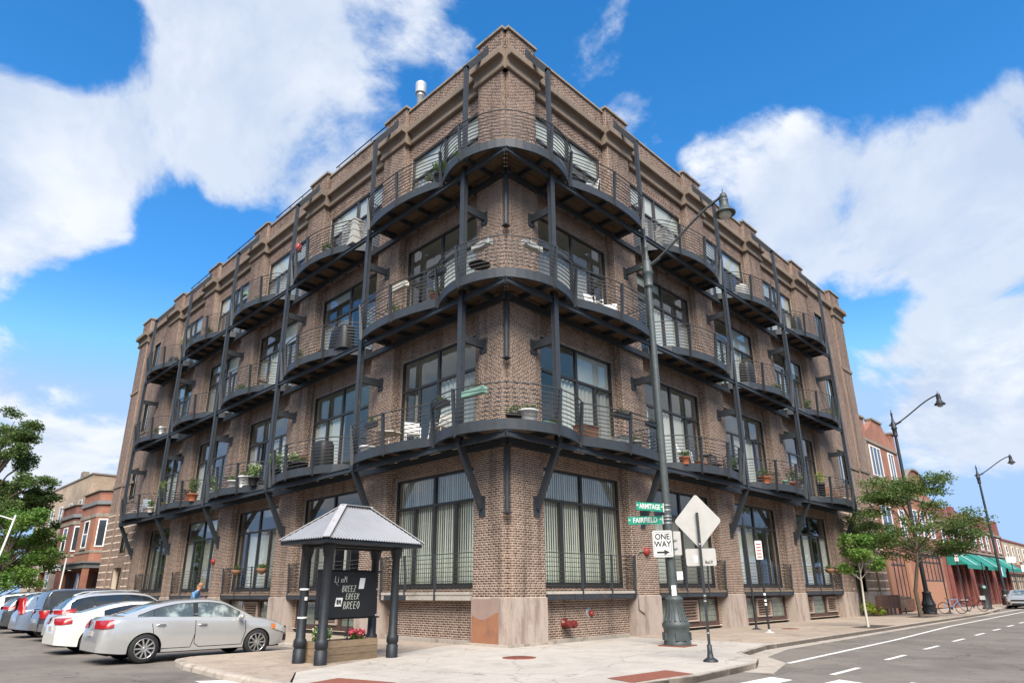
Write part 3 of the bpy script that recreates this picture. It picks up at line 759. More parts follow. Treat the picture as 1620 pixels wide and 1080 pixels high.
def deck(pl, d_end, u_lo=None, step=.17):
    """boards running along the facade, clipped to the curved edge"""
    rects = []; us = np.linspace(min(p[0] for p in pl), max(p[0] for p in pl), 400)
    # outer edge d(u): highest crossing of the outline at u
    dd = np.full_like(us, -9.)
    for a, b in zip(pl[:-1], pl[1:]):
        lo, hi = sorted((a[0], b[0]))
        if hi-lo < 1e-6: continue
        k = (us >= lo-1e-9) & (us <= hi+1e-9); t = (us[k]-a[0])/(b[0]-a[0]); dd[k] = np.maximum(dd[k], a[1]+(b[1]-a[1])*t)
    d = -.3
    while d < d_end:
        ok = dd-.035 > d+step-.012
        if u_lo is not None: ok &= us > u_lo(d+step/2)
        i = 0
        while i < len(us):
            if ok[i]:
                j = i
                while j+1 < len(us) and ok[j+1]: j += 1
                if us[j]-us[i] > .25: rects.append((us[i]+.02, us[j]-.02, d, d+step-.012))
                i = j+1
            else: i += 1
        d += step
    return rects, (us, dd)
rects, (us_, dd_) = deck(REG, 1.5)
jo = [((u,-.3),(u,float(np.interp(u,us_,dd_))-.06)) for u in (1.7,2.9,4.1,5.3,6.5)]
n_ = len(REG); posts_reg = [7, 12, 16, n_-3]
PROTO = {s: bal_parts(REG, 1, posts_reg, rects, jo, TF[s], FL[s]) for s in 'RL'}
ORD = {6.2: 'second', 11.3: 'third', 16.35: 'fourth'}
def put_balcony(parts, loc):
    o = link('balcony', parts[0][1], B, loc)
    for nm, me in parts[1:]: link(nm, me, o)
    return o
for s in 'RL':
    for u in COLS[s][1:-1]:
        for zf in ZF: put_balcony(PROTO[s], tuple(W(s, u, 0, zf)))
# corner balcony
cr, (cu, cd) = deck(CORN, 1.7, lambda d: max(-d, NOTCH-.35) if d < 0 else -d)
crects = []
for (a,b,c,d) in cr: crects.append((a,b,-d,-c)); crects.append((-d,-c,a+.0,b))
cj = []
for u in (.65,1.9,3.1,4.4,5.6,6.85):
    e = float(np.interp(u, cu, cd))-.06; cj.append(((u,-.01 if u < 1.8 else .3),(u,-e))); cj.append(((-.01 if u < 1.6 else .3,u),(-e,u)))
cj.append(((-.1,-.1),(-.97,-.97)))
h = len(CORN)
pk = [2, 6+1, 16, 22, ]
cposts = []
for idx in (2, 9, 16, 22): cposts += [idx, 2*(h-1)-idx]
CPROTO = bal_parts(CORN_W, -1 if False else 1, sorted(set(cposts)), crects, cj)
for zf in ZF: put_balcony(CPROTO, (0,0,zf))
# roof pipe rail on the left roof edge, vent flue
for i in range(1, 5):
    a, b = PIERS['L'][i][1]+.1, PIERS['L'][i+1][0]-.1
    mb = MB(); mb.tube([(a,-.4,23.75),(b,-.4,23.75)], .03, 6)
    for k in range(4): u = a+.3+(b-a-.6)*k/3; mb.tube([(u,-.4,23.1),(u,-.4,23.75)], .025, 6)
    sbuild(mb, 'roof_rail', M['iron'], 'L')
mb = MB(); mb.lathe([(.17,22.2),(.17,25.0),(.20,25.02),(.20,25.1)], 14, (1.2,7.2,0)); mb.lathe([(.27,25.2),(.27,25.8),(.0,25.9)], 14, (1.2,7.2,0)); mb.lathe([(.18,25.0),(.18,25.4)], 14, (1.2,7.2,0))
mb.build('roof_flue', M['galv'], B)
# fittings on the ground floor walls
mb = MB(); mb.lathe([(.0,.15),(.09,.14),(.14,.09),(.155,.02),(.155,0)], 16, (7.5,0.02,2.98), 0, True, 'y'); sbuild(mb, 'alarm_bell', M['red'], 'R')
mb = MB(); mb.tube([(7.35,.04,3.0),(7.0,.04,2.95),(6.8,.04,2.8),(6.75,.04,1.5),(6.75,.06,.9),(7.1,.06,.75)], .025, 6); sbuild(mb, 'conduit', M['coping'], 'R')
mb = MB(); mb.lathe([(.0,.15),(.09,.14),(.14,.09),(.155,.02),(.155,0)], 16, (22.25,0.02,3.2), 0, True, 'y'); sbuild(mb, 'alarm_bell', M['red'], 'L')
mb = MB(); mb.lathe([(.17,-.34),(.17,-.3),(.1,-.29),(.1,-.15)], 14, (2.95,0,.55), 0, True, 'y'); mb.lathe([(.09,-.15),(.12,-.1),(.12,0),(.1,.05)],12,(2.83,0.0,.53),0,True,'y'); mb.lathe([(.09,-.15),(.12,-.1),(.12,0),(.1,.05)],12,(3.1,0.0,.53),0,True,'y'); sbuild(mb, 'fire_hose_inlet', M['maroon'], 'R')
mb = MB(); mb.lathe([(.17,-.345),(.16,-.33),(.0,-.33)],14,(4.3,0,.85),0,True,'y',); mb.lathe([(.1,-.33),(.1,-.26),(.05,-.2),(.0,-.2)],12,(4.35,0,.83),1,True,'y'); sbuild(mb, 'fire_alarm', [M['galv'], M['red']], 'R')

# ------------------------------------------------------------------ ground, roads, pavements
def flat(poly, z, name, m, parent=None, kind='structure', th=None):
    mb = MB()
    if th: mb.prism(poly, z-th, z)
    else: mb.add([(x,y,z) for x,y in poly], [tuple(range(len(poly)))])
    o = mb.build(name, m, parent)
    if kind and parent is None: o['kind'] = kind
    return o
ground = flat([(-900,-900),(900,-900),(900,900),(-900,900)], -0.2, 'ground', mat('ground_earth', (0.14,0.13,0.115), 0.95, var=0.1, vscale=0.2))
road = flat([(-80,-21.5),(300,-15),(300,3),(6,-4.4),(0,-5),(-2,2),(-2.6,220),(-19,220),(-19,-6),(-80,-6)], -0.12, 'road', M['asphalt'])
def clip(poly, x0, x1, y0, y1):
    def cut(p, f, g):
        o = []
        for i in range(len(p)):
            a, b = p[i], p[(i+1)%len(p)]; fa, fb = f(a), f(b)
            if fa >= 0: o.append(a)
            if (fa > 0 and fb < 0) or (fa < 0 and fb > 0):
                t = fa/(fa-fb); o.append((a[0]+(b[0]-a[0])*t, a[1]+(b[1]-a[1])*t))
        return o
    for f in (lambda p: p[0]-x0, lambda p: x1-p[0], lambda p: p[1]-y0, lambda p: y1-p[1]):
        poly = cut(poly, f, None)
        if len(poly) < 3: return []
    return poly
def area(p): return abs(sum(p[i][0]*p[(i+1)%len(p)][1]-p[(i+1)%len(p)][0]*p[i][1] for i in range(len(p))))/2
def paving(name, region, xs, ys, m, gap=.012):
    base = flat(region, -0.012, name, mat_once('joint', lambda: mat('joint_grit', (0.10,0.085,0.07), 1.0, var=0.2)), th=.14)
    for a, b in zip(xs[:-1], xs[1:]):
        for c, d in zip(ys[:-1], ys[1:]):
            q = clip(region, a+gap/2, b-gap/2, c+gap/2, d-gap/2)
            if len(q) >= 3 and area(q) > .05:
                if sum(q[i][0]*q[(i+1)%len(q)][1]-q[(i+1)%len(q)][0]*q[i][1] for i in range(len(q))) < 0: q = q[::-1]
                mb = MB(); dz = random.uniform(-.002,.002); mb.prism(q, -.011, dz); mb.build('paving_slab', m, base)
    return base
KR = lambda x: -5.28+.020*(min(x,40)-5.5)+.085*max(0,min(x,62)-40)
WHITE = [(6.2,-.03),(6.2,KR(6.2)),(5.5,-5.28),(2.75,-5.85),(1.8,-6.75),(0.6,-7.25),(-2.2,-7.42),(-4.0,-7.2),(-6.2,-6.2),(-7.6,-4.6),(-8.05,-2.5),(-7.15,-.95),(-3.5,.8),(-1.0,2.0),(-.03,2.0),(-.03,-.03)]
TANL = [(-8.05,-2.4),(-7.17,-.93),(-3.51,.82),(-1,2.02),(-.03,2.02),(-.03,60),(-3.0,60),(-3.1,4.35),(-7.2,4.3),(-7.7,3.9),(-7.95,2.6),(-8.1,0)]
TANR = [(6.21,0.3),(6.21,KR(6.2)),(40,KR(40)),(62,KR(62)),(110,KR(110)),(110,0.3)]
pv1 = paving('pavement', WHITE, [-8.2,-6.4,-4.6,-2.8,-1.0,.8,2.6,4.4,6.2], [-7.6,-5.9,-4.1,-2.3,-.5,2.1], M['concrete'], .018)
pv2 = paving('pavement', TANL, [-8.2,-5.6,-3.05,-1.5,0], [-2.6,.9,4.4]+[4.4+1.7*k for k in range(1,24)], M['tan'], .016)
pv3 = paving('pavement', TANR, [6.21+1.7*k for k in range(0,40)], [-5.4,-3.55,-1.75,.3], M['tan'], .016)
def kerb(pts, name='kerb', seg=1.8, h=.0):
    par = None
    for a, b in zip(pts[:-1], pts[1:]):
        a = Vector((*a,0)); b = Vector((*b,0)); L = (b-a).length; n = max(1, round(L/seg))
        for i in range(n):
            p = a+(b-a)*(i/n); q = a+(b-a)*((i+1)/n); d = (q-p).normalized(); p = p+d*.006; q = q-d*.006
            s = Vector((d.y,-d.x,0))       # outwards = right of travel
            w = .17; zt = .006
            prof = [(0,-.19),(w+.02,-.19),(w,-.04),(w-.035,zt),(0,zt)]
            mb = MB(); k = len(prof)
            mb.add([tuple(p+s*o)[:2]+(z,) for o,z in prof]+[tuple(q+s*o)[:2]+(z,) for o,z in prof],
                   [tuple(range(k)), tuple(range(2*k-1,k-1,-1))]+[(j,k+j,k+(j+1)%k,(j+1)%k) for j in range(k)])
            if par is None:
                par = mb.build(name, M['kerb']); par['kind'] = 'structure'
            else: mb.build('kerb_stone', M['kerb'], par)
kerb([(5.5,-5.28),(14,KR(14)),(30,KR(30)),(40,KR(40)),(62,KR(62)),(110,KR(110))][::-1])
kerb([(-4.0,-7.2),(-2.2,-7.42),(.6,-7.25),(1.8,-6.75),(2.75,-5.85),(5.5,-5.28)][::-1], seg=1.2)
kerb([(-3.1,60),(-3.1,4.35)], seg=2.5)
kerb([(-3.1,4.35),(-7.2,4.3),(-7.7,3.9),(-7.95,2.6),(-8.1,0),(-8.05,-2.4),(-7.6,-4.6)][0:] [::1], seg=1.6)
gut = flat([(0.0,-7.9),(2.2,-7.25),(3.4,-6.25),(6,-5.7),(110,KR(110)-.42),(110,KR(110)-.1),(6,-5.2),(2.6,-5.7),(1.6,-6.7),(-.2,-7.3)], -.116, 'gutter', M['kerb'])
# paint on the road
def mark(poly, z=-.116):
    return flat(poly, z, 'road_marking', M['paint'], road)
mark([(2.2,-7.36),(12,-6.98),(23,-6.28),(49,-5.6),(110,-4.3),(110,-4.18),(49,-5.46),(23,-6.14),(12,-6.85),(2.2,-7.22)])
for k in range(22):
    x = .6+3.93*k; y = -8.88+.027*x; mark([(x,y-.07),(x+1.7,y-.05),(x+1.7,y+.08),(x,y+.06)])
for k in range(7):
    y = -8.1-1.15*k; mark([(-3.7,y-.42),(-.75+.42*min(k,2),y-.52),(-.55+.45*min(k,2),y),(-3.7,y+.1)])
for k in range(6):
    x = -9.0-1.3*k; mark([(x,-3.0),(x+.55,-3.0),(x+.8,-.15),(x+.25,.2)])
# rust red tactile pads with domes, manhole covers, tree pits
def pad(poly, name='tactile_pad'):
    o = flat(poly, .006, name, M['rustpad'], pv1, th=.004)
    a, b, c, d = [Vector(q) for q in poly]; mb = MB()
    for i in range(14):
        for j in range(7):
            u, v = (i+.5)/14, (j+.5)/7; q = (a*(1-u)+b*u)*(1-v)+(d*(1-u)+c*u)*v
            mb.lathe([(.022,.006),(.014,.011),(0,.012)], 6, (q.x,q.y,0))
    mb.build('pad_dome', M['rustpad'], o, kind='stuff')
pad([(-3.74,-6.38),(-3.95,-7.12),(-2.1,-7.25),(-1.9,-6.5)])
pad([(-7.1,-2.5),(-7.85,-2.75),(-7.5,-4.3),(-6.75,-3.9)])
def manhole(loc, r, label):
    t = thing('manhole_cover', label, 'manhole cover', loc)
    mb = MB(); mb.lathe([(r,-.005),(r,.008),(r*.92,.009),(r*.91,.004),(r*.87,.004),(r*.86,.009),(0,.010)], 28); mb.build('lid', M['rustpad'] if r > .3 else M['iron'], t)
    mb = MB()
    for k in range(5): x = (k-2)*r*.3; hh = math.sqrt(max(.01,(r*.8)**2-x*x)); mb.box(x-.02,x+.02,-hh,hh,.0101,.014)
    mb.build('lid_rib', M['maroon'] if r > .3 else M['iron'], t)
manhole((-1.95,-2.35,0.002), .42, 'round rust brown manhole cover in the pale concrete before the building corner')
manhole((14.4,-2.3,0.002), .36, 'dark round cover in the tan pavement behind the parking sign pole')
def tree_pit(x0,x1,y0,y1,label):
    o = flat([(x0,y0),(x1,y0),(x1,y1),(x0,y1)], .004, 'tree_pit', M['soil'], None, kind='structure')
    o['label'] = label
tree_pit(16.7,19.6,-4.9,-3.9,'square of bare soil in the pavement round the young white trunk')
tree_pit(29.6,32.6,-3.7,-2.6,'square of bare soil in the pavement round the street tree')

# ------------------------------------------------------------------ lettering
_fonts = {}
def text_mesh(body, size, m, name='lettering', thick=.002, bold=.028):
    cu = bpy.data.curves.new(name, 'FONT'); cu.body = body; cu.size = size; cu.align_x = 'CENTER'; cu.align_y = 'CENTER'; cu.extrude = thick; cu.offset = size*bold; cu.resolution_u = 3
    o = bpy.data.objects.new('tmp', cu); COL.objects.link(o)
    me = bpy.data.meshes.new_from_object(o.evaluated_get(bpy.context.evaluated_depsgraph_get())); bpy.data.objects.remove(o); bpy.data.curves.remove(cu)
    me.name = name; me.materials.clear(); me.materials.append(m); return me
def put_text(body, size, m, parent, M4, sx=1.0, name='lettering'):
    me = text_mesh(body, size, m, name); me.transform(M4 @ Matrix.Diagonal((sx,1,1,1))); return link(name, me, parent)
def frame_m(o, xdir, up, ):
    """matrix whose x runs along xdir, y along up, z out of the face"""
    x = Vector(xdir).normalized(); y = Vector(up).normalized(); z = x.cross(y)
    m = Matrix.Identity(4)
    for i in range(3): m[i][0] = x[i]; m[i][1] = y[i]; m[i][2] = z[i]; m[i][3] = o[i]
    return m
STROKES = {'L':[[(0,1),(0,0),(.5,0)]],'i':[[(0,.6),(0,0)],[(0,.8),(0,.88)]],'a':[[(.5,.5),(.1,.5),(0,.2),(.2,0),(.5,.15),(.5,.55),(.5,0)]],'M':[[(0,0),(.1,1),(.35,.4),(.6,1),(.7,0)]],
  'B':[[(0,0),(0,1),(.4,.9),(.4,.6),(0,.5),(.5,.4),(.45,.05),(0,0)]],'R':[[(0,0),(0,1),(.45,.9),(.4,.55),(0,.5),(.5,0)]],'E':[[(.5,.95),(.05,1),(0,.5),(.4,.52)],[(0,.5),(.05,0),(.5,.05)]],
  'Z':[[(0,1),(.5,1),(0,0),(.5,0)]],'O':[[(.25,1),(0,.7),(0,.3),(.25,0),(.5,.3),(.5,.7),(.25,1)]],'-':[[(0,.4),(.5,.45)]],'.':[[(0,0),(.03,.05)]],
  'w':[[(0,1),(.15,0),(.3,.7),(.45,0),(.6,1)]],'c':[[(.45,.9),(.1,.8),(0,.3),(.2,0),(.5,.15)]],'e':[[(0,.5),(.45,.55),(.3,.95),(.05,.8),(0,.3),(.2,0),(.45,.1)]],' ':[]}
def scrawl(txt, h, m, parent, M4, r=.006, slant=.1, name='graffiti'):
    mb = MB(); x = 0; rs = random.Random(len(txt)*7+3)
    for ch in txt:
        for st in STROKES.get(ch, STROKES['O']):
            pts = []
            for i in range(len(st)-1):
                for k in range(3):
                    t = k/3; pts.append((st[i][0]*(1-t)+st[i+1][0]*t, st[i][1]*(1-t)+st[i+1][1]*t))
            pts.append(st[-1])
            P = [M4 @ Vector((x+(px+slant*py)*h*.75+rs.uniform(-.004,.004), py*h+rs.uniform(-.004,.004), .004)) for px, py in pts]
            mb.tube(P, r, 4, 0, False)
        x += h*.62
    return mb.build(name, m, parent)

# ------------------------------------------------------------------ street lamps
def lamp_proto():
    t = thing('street_lamp', 'tall iron street lamp nearest the building corner, carrying the street signs', 'street lamp', (3.7,-3.4,0), 0, 'street lamps along the kerb')
    mb = MB(); mb.box(-.42,.42,-.42,.42,-.03,.03,0); mb.build('foot_plate', M['rustpad'], t)
    mb = MB(); mb.lathe([(.40,.03),(.40,.10),(.385,.12),(.37,.42),(.385,.5),(.41,.54),(.41,.62),(.36,.68),(.30,.78),(.25,.98),(.235,1.22),(.26,1.27),(.27,1.34),(.20,1.38),(.15,1.42)], 24)
    for k in range(14):
        a = 2*math.pi*k/14; ca, sa = math.cos(a), math.sin(a); mb.tube([(.365*ca,.365*sa,.69),(.305*ca,.305*sa,.79),(.255*ca,.255*sa,.98),(.24*ca,.24*sa,1.2)],[.03,.026,.02,.014],5)
    for k in range(4):
        a = math.pi/4+math.pi/2*k; ca, sa = math.cos(a), math.sin(a); mb.obox((.375*ca,.375*sa,.27),(-sa*.16,ca*.16,0),(ca*.02,sa*.02,0),(0,0,.11))
    mb.build('base', M['lampgreen'], t)
    mb = MB(); mb.lathe([(.135,1.4),(.125,4.0),(.105,9.5),(.09,12.1)], 18); mb.build('pole', M['lampgreen'], t)
    mb = MB(); mb.lathe([(.10,11.65),(.17,11.7),(.15,11.75),(.15,12.15),(.19,12.2),(.19,12.27),(.165,12.32),(.16,12.62),(.12,12.72),(.075,12.76),(.09,12.85),(.06,12.95),(.06,13.2),(.09,13.26),(.05,13.34),(.012,13.6)], 16)
    mb.sphere((0,.21,12.5),.075); mb.tube([(0,.1,12.5),(0,.2,12.5)],.05,8)
    mb.build('collar', M['lampgreen'], t)
    mb = MB(); pts = []
    for k in range(15):
        s = k/14; pts.append((0, -.12-2.75*s, 12.5+1.55*math.sin(s*math.pi/2)**1.0*(.35+.65*s)*1.0+.35*s*(1-s)))
    mb.tube(pts, .045, 8); e = pts[-1]; mb.tube([(0,-.12,12.5),(0,-.5,12.65)], .065, 8); mb.build('arm', M['lampgreen'], t)
    c = (0, e[1]-.12, e[2])
    mb = MB(); mb.tube([(0,e[1]+.05,e[2]),(0,e[1]-.22,e[2]+.02)],.055,8); mb.lathe([(.012,.32),(.02,.16),(.1,.1),(.13,.0),(.13,-.1),(.09,-.12)], 14, c)
    mb.lathe([(.0,-.08),(.13,-.1),(.155,-.15),(.14,-.2),(.15,-.36),(.19,-.44),(.235,-.52),(.30,-.585),(.335,-.62),(.335,-.67),(.31,-.67),(.2,-.6)], 20, c); mb.build('lamp_hood', M['lampgreen'], t)
    mb = MB(); mb.sphere((c[0],c[1],c[2]-.66), .21, 16, 10, 0, (1,1,.85)); mb.build('globe', M['globe'], t)
    return t
lamp0 = lamp_proto()
lamp0.rotation_euler = (0,0,R_(4))
l2 = dup(lamp0, 'tall black street lamp rising behind the street tree, its base beside the parked bicycle', (36,-2.4,0), R_(2), lamp0['group'])
l3 = dup(lamp0, 'street lamp before the green awnings, far down the right hand street', (66,-1.9,0), R_(2), lamp0['group'])
for l in (l2, l3):
    for c in l.children:
        if c.name.split('.')[0] in ('base','pole','collar','arm','lamp_hood'): 
            me = c.data.copy() if False else c.data
            c.material_slots[0].link = 'OBJECT'; c.material_slots[0].material = M['iron']
    l.children
LP = Vector((3.7,-3.4,0))
# vector pointing from the lamp to the camera side, and the two street directions
def street_blade(label, body, pre, suf, z, dirv, start):
    t = thing('street_sign', label, 'street sign', LP+Vector((0,0,z)), 0, 'green street name blades')
    d = Vector(dirv).normalized(); n = Vector((d.y,-d.x,0)); Lh = 1.06; H = .25
    if n.dot(Vector((-18,-11,0))) < 0: n = -n
    s = d*start
    x = Vector((0,0,1)).cross(n)          # reading direction
    mb = MB(); c = s+d*Lh/2
    mb.obox(c, d*Lh/2, n*.006, Vector((0,0,H/2))); mb.build('blade', M['signgreen'], t)
    mb = MB(); mb.obox(s+d*.03-d*.07, d*.035, n*.012, Vector((0,0,H/2+.01))); mb.build('bracket', M['signwhite'], t)
    fm = frame_m(c+n*.008, x, (0,0,1))
    put_text(body, .215, M['signwhite'], t, fm, .80)
    w = {'ARMITAGE':.46,'FAIRFIELD':.46}[body]
    put_text(pre, .085, M['signwhite'], t, fm @ Matrix.Translation((-w-.03,.02,0)))
    put_text(suf, .085, M['signwhite'], t, fm @ Matrix.Translation((w+.04,.02,0)))
# the photograph shows both blades reaching out to the left of the pole
cam_left = Vector((-.72,.69,0))
street_blade('green ARMITAGE street name blade, the upper of two on the lamp post', 'ARMITAGE', 'W', 'AV', 4.02, (-.96,.28,0), .16)
street_blade('green FAIRFIELD street name blade, the lower of two on the lamp post', 'FAIRFIELD', 'N', 'AV', 3.66, (-.50,.86,0), .16)
mb = MB()
for z in (3.55,3.66,3.76,3.95,4.1): mb.lathe([(.13,z-.012),(.135,z-.012),(.135,z+.012),(.13,z+.012)], 16)
mb.build('strap', M['galv'], lamp0)
def plate(mb, c, x, n, w, h, r=.03, t=.004, m=0):
    """rounded plate centred at c, facing n"""
    x = Vector(x).normalized(); n = Vector(n).normalized(); z = Vector((0,0,1)); pts = []
    for (sx, sz, a0) in ((1,1,0),(-1,1,90),(-1,-1,180),(1,-1,270)):
        for k in range(5):
            a = R_(a0+k*22.5); pts.append((sx*(w/2-r)+r*math.cos(a), sz*(h/2-r)+r*math.sin(a)))
    k = len(pts); vs = [Vector(c)+x*a+z*b+n*t for a,b in pts]+[Vector(c)+x*a+z*b-n*t for a,b in pts]
    mb.add(vs, [tuple(range(k)), tuple(range(2*k-1,k-1,-1))]+[(i,k+i,k+(i+1)%k,(i+1)%k) for i in range(k)], m)
# one way sign
nv = Vector((-.86,-.51,0)).normalized(); xv = Vector((0,0,1)).cross(nv)
c = LP+nv*.2+Vector((0,0,2.92))-xv*.20
t = thing('one_way_sign', 'white ONE WAY sign with black right arrow on the lamp post', 'traffic sign', c)
mb = MB(); plate(mb, (0,0,0), xv, nv, .60, .80, .05); mb.build('plate', M['signback'], t)
mb = MB(); plate(mb, nv*.006, xv, nv, .555, .755, .04, .002); mb.build('white_face', M['signwhite'], t)
mb = MB(); 
for (a,b,w,h) in ((0,.345,.50,.012),(0,-.345,.50,.012),(.25,0,.012,.66),(-.25,0,.012,.66)): mb.obox(xv*a+Vector((0,0,b))+nv*.0095, xv*w/2, nv*.001, Vector((0,0,h/2)))
mb.build('border', M['print'], t)
fm = frame_m(nv*.0095, xv, (0,0,1))
put_text('ONE', .245, M['print'], t, fm @ Matrix.Translation((0,.205,0)), .86); put_text('WAY', .245, M['print'], t, fm @ Matrix.Translation((0,-.02,0)), .86)
mb = MB(); ar = [(-.19,-.225),(.03,-.225),(.03,-.17),(.20,-.255),(.03,-.34),(.03,-.285),(-.19,-.285)]
mb.add([fm @ Vector((a,b,0)) for a,b in ar]+[fm @ Vector((a,b,.002)) for a,b in ar], [tuple(range(7)), tuple(range(7,14))]+[(i,(i+1)%7,7+(i+1)%7,7+i) for i in range(7)]); mb.build('arrow', M['print'], t)
n2 = Vector((.2,-1,0)).normalized()
t = thing('traffic_sign_back', 'grey blank back of a narrow sign on the lamp post behind the ONE WAY sign', 'traffic sign', LP+Vector((.26,-.12,2.95)))
mb = MB(); plate(mb, (0,0,0), (.72,-.69,0), (-.69,-.72,0), .24, .72, .03); mb.build('plate', M['signback'], t)
mb = MB(); mb.bar((-.25,.1,.1),(0,0,.1),.03,.05); mb.bar((-.25,.1,-.15),(0,0,-.15),.03,.05); mb.build('bracket', M['galv'], t)
for z, lab, w, h, ox in ((1.98,'white paper flyer taped to the lamp post above its base',.18,.24,.2),(1.55,'scrap of pale torn stickers low on the lamp post',.14,.3,-.02)):
    t = thing('flyer', lab, 'flyer', LP+Vector((-.69,-.72,0))*.15+Vector((.72,-.69,0))*ox+Vector((0,0,z)))
    mb = MB(); plate(mb, (0,0,0), (.72,-.69,.03), (-.69,-.72,0), w, h, .01, .002); mb.build('sheet', M['paper'], t)
    if h > .25: scrawl('wOc', .08, M['print'], t, frame_m((-.08,.08,-.02), (.72,-.69,0), (0,0,1)), .004)

# ------------------------------------------------------------------ the diamond sign seen from behind
sp = Vector((.23,-6.35,0)); ncam = Vector((-.875,-.484,0)).normalized()
ns = Vector((-.86,-.5,0)).normalized(); xs_ = Vector((0,0,1)).cross(ns)
t = thing('sign_post', 'black sign post carrying the pale back of a diamond sign and a small plate below', 'sign post', sp)
mb = MB(); mb.lathe([(.17,0),(.17,.03),(.13,.06),(.075,.09),(.06,.2),(.055,.36),(.03,.37)], 14); mb.build('base', M['iron'], t)
mb = MB(); mb.obox((0,0,1.83), xs_*.032, ns*.032, Vector((0,0,1.53))); mb.build('pole', M['iron'], t)
mb = MB(); S = .56; pts = []; r = .06
for k4, (dx, dz) in enumerate(((1,0),(0,1),(-1,0),(0,-1))):
    for j in range(5):
        a = R_(k4*90-45+j*22.5); pts.append((dx*(S*1.0-r*1.414)+r*math.cos(a), dz*(S-r*1.414)+r*math.sin(a)))
k = len(pts); cz = 3.16; off = -ns*.045
mb.add([off+xs_*a*1.0+Vector((0,0,cz+b*1.18))+ns*.004 for a,b in pts]+[off+xs_*a+Vector((0,0,cz+b*1.18))-ns*.004 for a,b in pts],
       [tuple(range(k)), tuple(range(2*k-1,k-1,-1))]+[(i,k+i,k+(i+1)%k,(i+1)%k) for i in range(k)])
mb.build('diamond_plate', M['signback'], t)
mb = MB(); plate(mb, off+Vector((0,0,2.31)), xs_, ns, .70, .40, .04); mb.build('lower_plate', M['signback'], t)
mb = MB(); plate(mb, off+Vector((0,0,2.27))-xs_*.12+ns*.007, xs_, ns, .09, .15, .01, .002); mb.build('sticker', M['paper'], t)
scrawl('wace', .075, M['print'], t, frame_m(off+Vector((0,0,2.16))+xs_*.09+ns*.003, xs_, (0,0,1)), .006)
mb = MB()
for z in (.6,1.3,1.42,2.6): mb.lathe([(.04,z),(.04,z+.03)], 6)
mb.build('rivet', M['signback'], t)
# parking sign pole and other plain poles down the street
def plain_pole(loc, h, label, sign=None, tilt=0, rings=True):
    t = thing('sign_pole', label, 'sign post', loc, 0, 'sign posts along the pavement')
    mb = MB(); mb.tube([(0,0,0),(tilt*.3,0,h*.5),(tilt,0,h)], .04, 6); mb.build('pole', M['iron'], t)
    mb = MB(); mb.lathe([(.22,0),(.2,.02),(.07,.06),(.05,.12)], 8); mb.build('foot', M['signback'] if rings else M['iron'], t)
    if rings:
        mb = MB()
        for z in (1.35,1.12,.98): mb.lathe([(.045,z),(.048,z+.01),(.048,z+.07),(.045,z+.08)], 8, (tilt*z/h,0,0))
        mb.build('sticker', M['paper'], t)
    if sign:
        n = Vector((-.8,-.6,0)); x = Vector((0,0,1)).cross(n); c = Vector((tilt*.8,0,h-sign[0]))+n*.05
        mb = MB(); plate(mb, c, x, n, .26 if sign[1] == 's' else .9, sign[2], .03); mb.build('sign_plate', M['signwhite'], t)
        if sign[1] == 's':
            mb = MB()
            for dz in (.22,.1,-.02,-.14,-.26): mb.obox(c+n*.006+Vector((0,0,dz)), x*.09, n*.002, Vector((0,0,.022)))
            mb.build('red_print', M['red'], t)
plain_pole((11.4,-2.75,0), 3.6, 'thin black pole with a narrow red and white parking sign by the second window', (.55,'s',.72), -.1)
plain_pole((13.2,-1.4,0), 4.6, 'thin grey pole standing close to the wall behind the parking sign', None, -.1, False)
plain_pole((37.5,-3.2,0), 4.2, 'thin pole the blue bicycle leans on beside the second lamp', None, -.35, False)
plain_pole((43.5,-3.0,0), 4.2, 'thin black pole before the first green awning with a small sign', (.5,'s',.5), -.3, False)
plain_pole((52.0,-3.0,0), 3.6, 'thin black pole beside the parking pay box', None, -.3, False)
plain_pole((70.0,-2.4,0), 4.6, 'far pole with a wide white sign near the last awning', (.3,'w',.6), -.1, False)
plain_pole((78.0,-2.4,0), 4.4, 'farthest pole with a white sign before the tan buildings', (.8,'w',.7), -.1, False)

# ------------------------------------------------------------------ kiosk with corrugated roof
ang = R_(8); KC = Vector((-6.14,-.12,0)); ku = Vector((math.cos(ang),math.sin(ang),0)); kv = Vector((-ku.y,ku.x,0))
K = thing('notice_kiosk', 'small open kiosk of four black columns under a grey corrugated hip roof', 'kiosk', KC, ang)
KL, KW = 2.2, .8
M['cast'] = mat('kiosk_cast_iron', (0.014,0.017,0.021), 0.55, var=0.25, vscale=7, bump=0.15, col2=(0.03,0.027,0.024), c2scale=4, c2lo=0.6, c2hi=0.8)
for x, y in ((0,0),(KL,0),(0,KW),(KL,KW)):
    mb = MB(); mb.lathe([(.145,0),(.145,.30),(.125,.31),(.125,.34),(.15,.36),(.15,.50),(.135,.52),(.115,.55),(.105,1.4),(.098,2.38),(.12,2.40),(.12,2.46),(.14,2.48),(.14,2.56),(.16,2.58),(.16,2.66)], 18, (x,y,0)); mb.build('column', M['cast'], K)
mb = MB(); zb = 2.66
for a, b in (((-.1,0),(KL+.1,0)),((-.1,KW),(KL+.1,KW)),((0,-.1),(0,KW+.1)),((KL,-.1),(KL,KW+.1))):
    mb.bar((*a,zb+.0),(*b,zb+.0),.12,.10)
mb.build('roof_beam', M['cast'], K)
ov = .5; z0, z1 = 2.76, 3.66; rx0, rx1 = .55+.12, KL-.55-.12; ry = KW/2
E = [(-ov,-ov),(KL+ov,-ov),(KL+ov,KW+ov),(-ov,KW+ov)]
